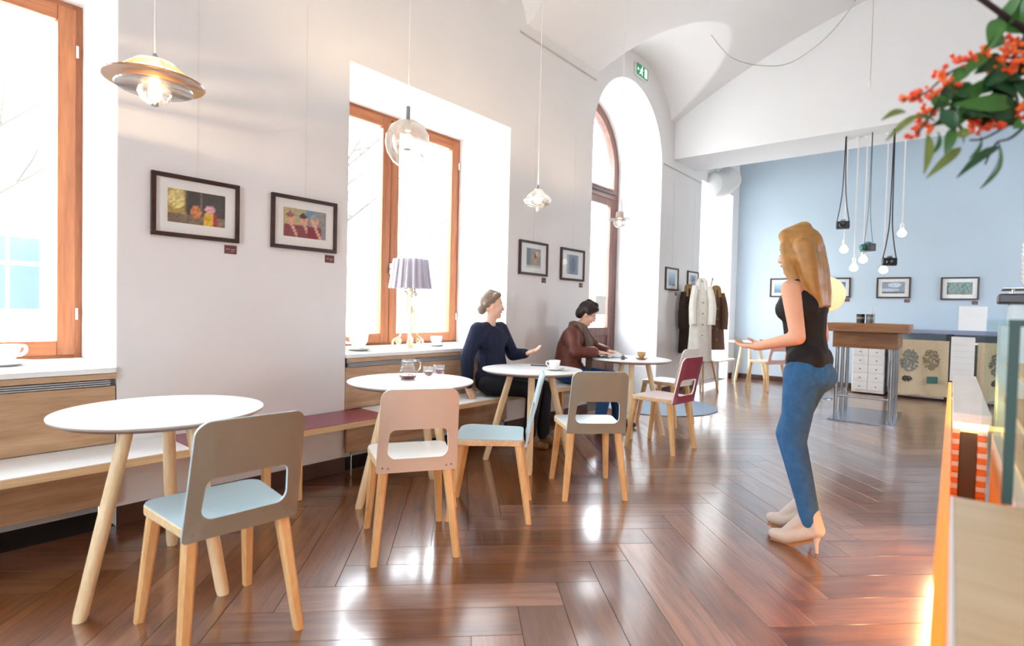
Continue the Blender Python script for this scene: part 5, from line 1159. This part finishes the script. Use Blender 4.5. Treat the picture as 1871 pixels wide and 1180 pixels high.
M_hair2 = pm('dark_brown_hair', '#2f211d', 0.45, noise=(30, 0.3))
P_, face = head(b, hc, -55, 28, None, t, M_skin, M_hair2, hair_short); skinmesh('body', b, M_skin, t, 0.0075, 7); face()
gl_ = MB()
for s_ in (-1, 1):
    gl_.tube([P_(0.095 + 0.0 * a, 0.03 * s_ + 0.021 * cos(a * pi / 6), 0.004 + 0.016 * sin(a * pi / 6)) for a in range(13)], 0.0016, 5)
    gl_.tube([P_(0.093, 0.051 * s_, 0.006), P_(0.04, 0.078 * s_, 0.008), P_(-0.01, 0.082 * s_, 0.0)], 0.0016, 5)
gl_.tube([P_(0.096, 0.009, 0.006), P_(0.098, 0, 0.009), P_(0.096, -0.009, 0.006)], 0.0016, 5); gl_.build('glasses', M_black, t)
M_leath = pm('brown_leather', '#713a2c', 0.42, noise=(18, 0.3), bump=(60, 0.5)); M_jean = pm('blue_denim', '#1f4f86', 0.85, noise=(30, 0.25)); M_scarf = pm('taupe_scarf', '#7d6a5e', 0.95, noise=(40, 0.25), bump=(120, 0.5))
c = MB(); c.ell(F(0.0, 0, 0.62), (0.145, 0.19, 0.115)); limb(c, [F(0, 0, 0.66), F(0.02, 0, 0.82), F(0.07, 0, 0.92)], [0.145, 0.14, 0.145]); c.cap(F(0.08, 0.07, 0.92), F(0.08, -0.07, 0.92), 0.115); c.cap(F(0.085, 0.135, 0.985), F(0.085, -0.135, 0.985), 0.073); limb(c, [neck + F.l * 0.05, L_sh], [0.05, 0.07]); limb(c, [neck - F.l * 0.05, R_sh], [0.05, 0.07]); limb(c, [L_sh, Le, Lw - (Lw - Le) * 0.15], [0.078, 0.066, 0.05]); limb(c, [R_sh, Re, Rw - (Rw - Re) * 0.15], [0.08, 0.068, 0.052])
for k in range(3):
    f = 0.55 + 0.13 * k; q = Re + (Rw - Re) * f; dv = (Rw - Re).normalized(); c.cap(q - dv * 0.008, q + dv * 0.008, 0.062 - 0.003 * k)
skinmesh('jacket', c, M_leath, t, 0.009, 4)
c = MB(); nk = [neck + Vector((0.075 * cos(a * pi / 5), 0.075 * sin(a * pi / 5), 0.0 + 0.012 * sin(a * 1.9))) for a in range(11)]; limb(c, nk, [0.038] * 11); nk = [neck + Vector((0.07 * cos(a * pi / 5), 0.07 * sin(a * pi / 5), 0.05 + 0.012 * cos(a * 1.3))) for a in range(11)]; limb(c, nk, [0.03] * 11)
limb(c, [neck + F.f * 0.07 + F.l * 0.03, F(0.22, 0.05, 0.9), F(0.22, 0.06, 0.72), F(0.21, 0.06, 0.60)], [0.035, 0.042, 0.038, 0.034]); limb(c, [neck + F.f * 0.07 - F.l * 0.03, F(0.23, -0.03, 0.9), F(0.22, -0.035, 0.75)], [0.035, 0.04, 0.034]); skinmesh('scarf', c, M_scarf, t, 0.008, 3)
c = MB(); c.ell(F(0.0, 0, 0.545), (0.135, 0.185, 0.095)); limb(c, [Lh, Lk, La], [0.096, 0.074, 0.055]); limb(c, [Rh, Rk, Ra], [0.096, 0.074, 0.055]); skinmesh('jeans', c, M_jean, t, 0.01, 4)
for a in (La, Ra): shoe(t, Vector((a.x, a.y, 0)), Vector((a.x, a.y, 0)) + F.f * 0.16, pm('dark_boot', '#3c3a40', 0.5), 0.14)

# --- woman walking towards the left
t = thing('person', 'walking woman in a black sleeveless top, blue jeans and beige high heels', 'person', (3.24, 0.60, 0), 0, 'people in the cafe')
F = Fig(0, 0, 82)
L_sh, R_sh = F(0.095, 0.16, 1.36), F(0.095, -0.16, 1.36); neck = F(0.095, 0, 1.40); hc = F(0.125, 0, 1.555)
Lh, Rh = F(0.05, 0.085, 0.92), F(0.05, -0.085, 0.92); Lk, La = F(0.085, 0.075, 0.56), F(-0.01, 0.07, 0.175); Rk, Ra = F(0.17, -0.07, 0.56), F(0.06, -0.06, 0.215)
Le, Lw = F(0.03, 0.215, 1.11), F(0.255, 0.17, 1.05); Re, Rw = F(0.06, -0.21, 1.10), F(0.28, -0.13, 1.055)
b = MB(); b.ell(F(0.045, 0, 0.92), (0.105, 0.155, 0.12), R=Matrix.Rotation(radians(82), 3, 'Z')); limb(b, [F(0.055, 0, 0.97), F(0.075, 0, 1.11), F(0.085, 0, 1.285)], [0.105, 0.092, 0.105]); b.cap(F(0.085, 0.05, 1.285), F(0.085, -0.05, 1.285), 0.095); b.cap(F(0.095, 0.125, 1.36), F(0.095, -0.125, 1.36), 0.047)
limb(b, [neck, hc - Vector((0, 0, 0.07)) - F.f * 0.01], [0.048, 0.044]); limb(b, [L_sh, Le, Lw], [0.049, 0.037, 0.025]); limb(b, [R_sh, Re, Rw], [0.049, 0.037, 0.025])
limb(b, [Lh, Lk, La], [0.085, 0.056, 0.036]); limb(b, [Rh, Rk, Ra], [0.085, 0.056, 0.036])
hand(b, Lw, F.f * 1.0 - F.l * 0.35, Vector((0, 0, 1)), -1, 0.5); hand(b, Rw, F.f * 1.0 + F.l * 0.3, Vector((0, 0, 1)), 1, 0.5)
for a, d in ((La, F.f), (Ra, F.f)): limb(b, [a, a - Vector((0, 0, 0.06)) - d * 0.02, a + d * 0.1 - Vector((0, 0, 0.125))], [0.034, 0.032, 0.026])
M_hair3 = pm('golden_blonde_hair', '#b4813f', 0.45, noise=(24, 0.3))
def hair_long(h, P, R, sc):
    h.ell(P(-0.02, 0, 0.045), (0.108, 0.096, 0.1), R=R); h.cap(P(0.04, 0.05, 0.1), P(-0.02, 0.078, -0.03), 0.035); h.cap(P(0.04, -0.05, 0.1), P(-0.02, -0.078, -0.03), 0.035)
    h.cap(P(0.05, 0.0, 0.11), P(-0.04, 0, 0.13), 0.04)
    for k in (-2, -1.4, -0.8, -0.2, 0.4, 1, 1.5, 2): limb(h, [P(-0.06, 0.035 * k, 0.03), P(-0.08 + 0.006 * sin(5 * k), 0.04 * k, -0.1), P(-0.092 + 0.006 * cos(7 * k), 0.034 * k, -0.22), P(-0.11, 0.028 * k, -0.29)], [0.05, 0.044, 0.036, 0.016])
    for s_ in (-1, 1): limb(h, [P(0.03, 0.07 * s_, 0.04), P(0.015, 0.088 * s_, -0.07), P(-0.03, 0.09 * s_, -0.2), P(-0.08, 0.08 * s_, -0.3)], [0.032, 0.034, 0.034, 0.02])
P_, face = head(b, hc, 80, 6, None, t, M_skin2, M_hair3, hair_long); skinmesh('body', b, M_skin2, t, 0.008, 7); face()
M_top = pm('black_top', '#141114', 0.8, noise=(30, 0.2)); M_jean2 = pm('mid_blue_denim', '#2a6596', 0.8, noise=(26, 0.3), bump=(160, 0.3))
c = MB(); limb(c, [F(0.05, 0, 0.97), F(0.075, 0, 1.11), F(0.085, 0, 1.265)], [0.104, 0.1, 0.114]); c.cap(F(0.088, 0.06, 1.275), F(0.088, -0.06, 1.275), 0.106); c.ell(F(0.14, 0.055, 1.255), (0.07,) * 3); c.ell(F(0.14, -0.055, 1.255), (0.07,) * 3); c.cap(F(0.048, 0.05, 0.985), F(0.048, -0.05, 0.985), 0.1)
for s_ in (-1, 1): limb(c, [F(0.085, 0.085 * s_, 1.315), F(0.09, 0.1 * s_, 1.40)], [0.055, 0.026])
skinmesh('sleeveless_top', c, M_top, t, 0.009, 4)
c = MB(); c.ell(F(0.035, 0, 0.91), (0.108, 0.15, 0.115), R=Matrix.Rotation(radians(82), 3, 'Z')); limb(c, [Lh, Lk, La - Vector((0, 0, 0.012))], [0.092, 0.064, 0.05]); limb(c, [Rh, Rk, Ra - Vector((0, 0, 0.012))], [0.092, 0.064, 0.05]); c.cap(F(0.005, 0.055, 0.9), F(0.005, -0.055, 0.9), 0.078)
skinmesh('jeans', c, M_jean2, t, 0.01, 4)
M_heel = pm('beige_suede', '#c4b7ab', 0.8, noise=(20, 0.1)); M_sole = pm('tan_sole', '#a06a3a', 0.6)
for a, lift in ((La, 0.0), (Ra, 0.035)):
    z0 = lift; ball = Vector((a.x, a.y, z0)) + F.f * 0.11; hl = Vector((a.x, a.y, z0)) - F.f * 0.035
    c = MB(); limb(c, [hl + Vector((0, 0, 0.12)), ball + Vector((0, 0, 0.045)), ball + F.f * 0.07 + Vector((0, 0, 0.035))], [0.038, 0.038, 0.03]); limb(c, [hl + Vector((0, 0, 0.12)), Vector((a.x, a.y, z0 + 0.2))], [0.038, 0.045]); c.cap(ball + Vector((0, 0, 0.025)), ball + F.f * 0.06 + Vector((0, 0, 0.025)), 0.024); limb(c, [ball + Vector((0, 0, 0.07)), Vector((a.x, a.y, z0 + 0.17)) + F.f * 0.02], [0.03, 0.038])
    s1 = skinmesh('ankle_boot', c, M_heel, t, 0.007, 3)
    MB().tube([hl + Vector((0, 0, 0.12)), hl + Vector((0, 0, 0.05)) + F.f * 0.004, hl + Vector((0, 0, 0.001)) - F.f * 0.002], [0.028, 0.012, 0.008], 10).build('heel', M_heel, s1)
    MB().tube([hl + Vector((0, 0, 0.085)), (hl + ball) / 2 + Vector((0, 0, 0.042)), ball + Vector((0, 0, 0.006)), ball + F.f * 0.085 + Vector((0, 0, 0.008))], [0.02, 0.024, 0.03, 0.022], 10, flat=0.2).build('sole', M_sole, s1)
    for k in range(3): q = ball + (Vector((a.x, a.y, z0 + 0.17)) - ball) * (0.35 + 0.2 * k) + F.f * 0.025 + Vector((0, 0, 0.03)); MB().tube([q - F.l * 0.025, q + F.f * 0.012, q + F.l * 0.025], 0.003, 6).build('lace', M_white, s1)

# ------------------------------------------------------------------ branch of berries in the right foreground
VX, VY = 1.12, -0.30
va = thing('vase', 'tall grey vase on the counter outside the picture', 'vase', (VX, VY, 0.9005)); MB().lathe([(0, 0), (0.05, 0), (0.07, 0.08), (0.06, 0.2), (0.035, 0.28), (0.045, 0.32), (0.04, 0.32), (0.03, 0.28), (0.054, 0.2), (0.06, 0.08), (0, 0.01)], 28).build('vase_body', pm('grey_stoneware', '#8a8d90', 0.4), va); MB().lathe([(0.0365, 0.275), (0.041, 0.28), (0.0365, 0.285)], 28, caps=False).build('neck_ring', M_white, va)
br = thing('berry_branch', 'leafy branch with orange berries hanging into the top right corner', 'branch', (VX, VY, 0.92))
O = Vector((VX, VY, 0.92)); M_twig = pm('dark_twig', '#2a1a1e', 0.6)
def Bp(px, py, d): return at(px, py, d) - O
st = catmull([(0, 0, 0), (0.01, 0, 0.35), Bp(1990, 240, 0.98), Bp(1930, 110, 0.98), Bp(1871, 55, 0.97), Bp(1830, 25, 0.96), Bp(1785, -8, 0.95)], 5)
MB().tube(st, [0.008] * 10 + [0.006] * 12 + [0.005] * (len(st) - 22), 8).build('stem', M_twig, br)
tw = []
def twig(pts, r=0.0028):
    c_ = catmull([Bp(*p_) for p_ in pts], 5); MB().tube(c_, [r * (1 - 0.5 * k / len(c_)) for k in range(len(c_))], 6).build('twig', M_twig, br); return c_
t1 = twig([(1990, 240, 0.98), (1900, 205, 0.97), (1850, 225, 0.96), (1800, 252, 0.95), (1772, 256, 0.94)])
t2 = twig([(1930, 110, 0.98), (1871, 105, 0.98), (1800, 110, 0.97), (1740, 130, 0.96), (1690, 170, 0.95), (1650, 183, 0.94)])
t3 = twig([(1800, 110, 0.97), (1735, 150, 0.95), (1712, 190, 0.94), (1690, 225, 0.93), (1675, 245, 0.93)])
t4_ = twig([(1990, 240, 0.98), (1900, 160, 0.99), (1840, 160, 0.98), (1760, 180, 0.97), (1710, 205, 0.96)])
t5_ = twig([(1900, 205, 0.97), (1850, 250, 0.97), (1820, 262, 0.96), (1800, 300, 0.96)])
M_leafs = [pm('leaf_dark', '#1f4a26', 0.4, noise=(20, 0.2)), pm('leaf_mid', '#3f6f2a', 0.42, noise=(20, 0.25)), pm('leaf_olive', '#6f7a35', 0.5, noise=(20, 0.25))]
rl = random.Random(4)
def leaf(p0, p1, w, mi, bend=0.12):
    """a pointed leaf from pixel p0 (stem) to pixel p1 (tip), both with depth"""
    a = Bp(*p0); e = Bp(*p1); ax = e - a; L_ = ax.length; sd = ax.cross(CF).normalized(); sd = (sd * cos(rl.uniform(-0.7, 0.7)) + CF * sin(rl.uniform(-0.9, 0.9))).normalized(); nn = ax.cross(sd).normalized()
    b = MB(); rows = []
    for i in range(9):
        f = i / 8; ww = w * (sin(pi * min(1, f ** 0.85)) ** 0.8) if 0 < f < 1 else 0.0008
        c_ = a + ax * f + nn * bend * L_ * sin(pi * f); rows.append((c_, ww))
    for side, dz in ((0, 0.0), (1, 0.0009)):
        vs = []
        for c_, ww in rows: vs += [c_ - sd * ww + nn * (0.25 * ww + dz), c_ + nn * dz, c_ + sd * ww + nn * (0.25 * ww + dz)]
        b.add(vs, [q for i in range(8) for q in ((3 * i, 3 * i + 1, 3 * i + 4, 3 * i + 3), (3 * i + 1, 3 * i + 2, 3 * i + 5, 3 * i + 4))])
    b.build('leaf', M_leafs[mi], br, smooth=60, fix=False)
for q in (((1655, 205, .94), (1610, 220, .93), .007, 2), ((1680, 210, .93), (1618, 258, .92), .006, 2), ((1695, 245, .93), (1688, 318, .92), .007, 2), ((1712, 240, .93), (1700, 285, .92), .008, 1),
          ((1740, 235, .94), (1727, 285, .93), .009, 1), ((1755, 270, .94), (1692, 326, .93), .008, 2), ((1825, 268, .95), (1748, 325, .94), .008, 0), ((1822, 255, .95), (1790, 345, .94), .013, 1),
          ((1790, 150, .96), (1862, 195, .97), .026, 0), ((1795, 190, .95), (1860, 205, .96), .018, 0), ((1850, 190, .95), (1740, 192, .94), .014, 1), ((1800, 150, .96), (1738, 178, .95), .014, 1), ((1815, 215, .95), (1755, 215, .94), .022, 0),
          ((1830, 60, .97), (1795, 92, .95), .012, 1), ((1822, 35, .96), (1808, 90, .95), .014, 1), ((1845, 0, .97), (1880, 60, .97), .034, 1), ((1860, -20, .98), (1840, 45, .96), .02, 1), ((1770, 125, .96), (1722, 165, .95), .011, 1),
          ((1740, 150, .95), (1700, 205, .94), .010, 0), ((1770, 200, .95), (1715, 225, .94), .013, 1), ((1780, 170, .96), (1830, 130, .97), .016, 0), ((1840, 120, .97), (1800, 160, .95), .014, 0), ((1720, 200, .94), (1745, 240, .93), .012, 0),
          ((1871, 150, .97), (1825, 150, .96), .016, 0), ((1890, 175, .97), (1850, 150, .96), .018, 0), ((1750, 250, .94), (1770, 235, .93), .008, 2), ((1868, 225, .96), (1850, 235, .95), .01, 1), ((1710, 225, .94), (1660, 215, .93), .006, 1), ((1800, 100, .97), (1760, 140, .95), .012, 1), ((1775, 215, .95), (1745, 200, .94), .013, 0),
          ((1871, 60, .97), (1850, 100, .96), .012, 0), ((1735, 165, .95), (1775, 175, .95), .014, 0), ((1700, 180, .94), (1735, 190, .94), .01, 1),
          ((1760, 190, .97), (1812, 232, .97), .018, 0), ((1850, 165, .98), (1780, 200, .97), .02, 0), ((1800, 205, .97), (1865, 225, .97), .015, 0), ((1830, 105, .98), (1780, 135, .97), .014, 0), ((1745, 190, .96), (1705, 230, .95), .012, 0), ((1880, 130, .98), (1830, 115, .97), .012, 0), ((1815, 140, .98), (1868, 170, .98), .02, 0), ((1770, 150, .97), (1735, 205, .96), .013, 0), ((1730, 215, .95), (1760, 262, .94), .008, 1), ((1790, 245, .96), (1770, 290, .95), .007, 1)): leaf(*q)
M_b1 = [pm('berry_orange', '#f0641a', 0.3, coat=0.4), pm('berry_red', '#e2461a', 0.3, coat=0.4)]
def cluster(px, py, d, n, sp, k):
    b = MB(); c_ = Bp(px, py, d)
    for i in range(n): b.ell(c_ + Vector((rl.gauss(0, sp), rl.gauss(0, sp), rl.gauss(0, sp))), (rl.uniform(0.003, 0.005),) * 3, nu=8, nv=6)
    o = b.build('berry_cluster', M_b1[k], br); o['kind'] = 'stuff'
for i, (px, py) in enumerate(((1652, 182), (1668, 178), (1690, 168), (1680, 182), (1716, 140), (1722, 128), (1732, 152), (1745, 112), (1768, 102), (1780, 98), (1798, 92), (1722, 180), (1708, 195), (1690, 210), (1685, 225), (1678, 243), (1694, 232), (1745, 245), (1765, 236), (1780, 228), (1812, 228), (1825, 226), (1835, 90), (1855, 82), (1862, 95), (1840, 100), (1825, 125), (1850, 122), (1862, 120), (1868, 80), (1862, 195), (1870, 200), (1845, 210), (1740, 158), (1725, 165), (1848, 75), (1868, 108), (1792, 240), (1700, 200))):
    cluster(px, py, 0.945 + 0.01 * (i % 3), 7, 0.006, i % 2)
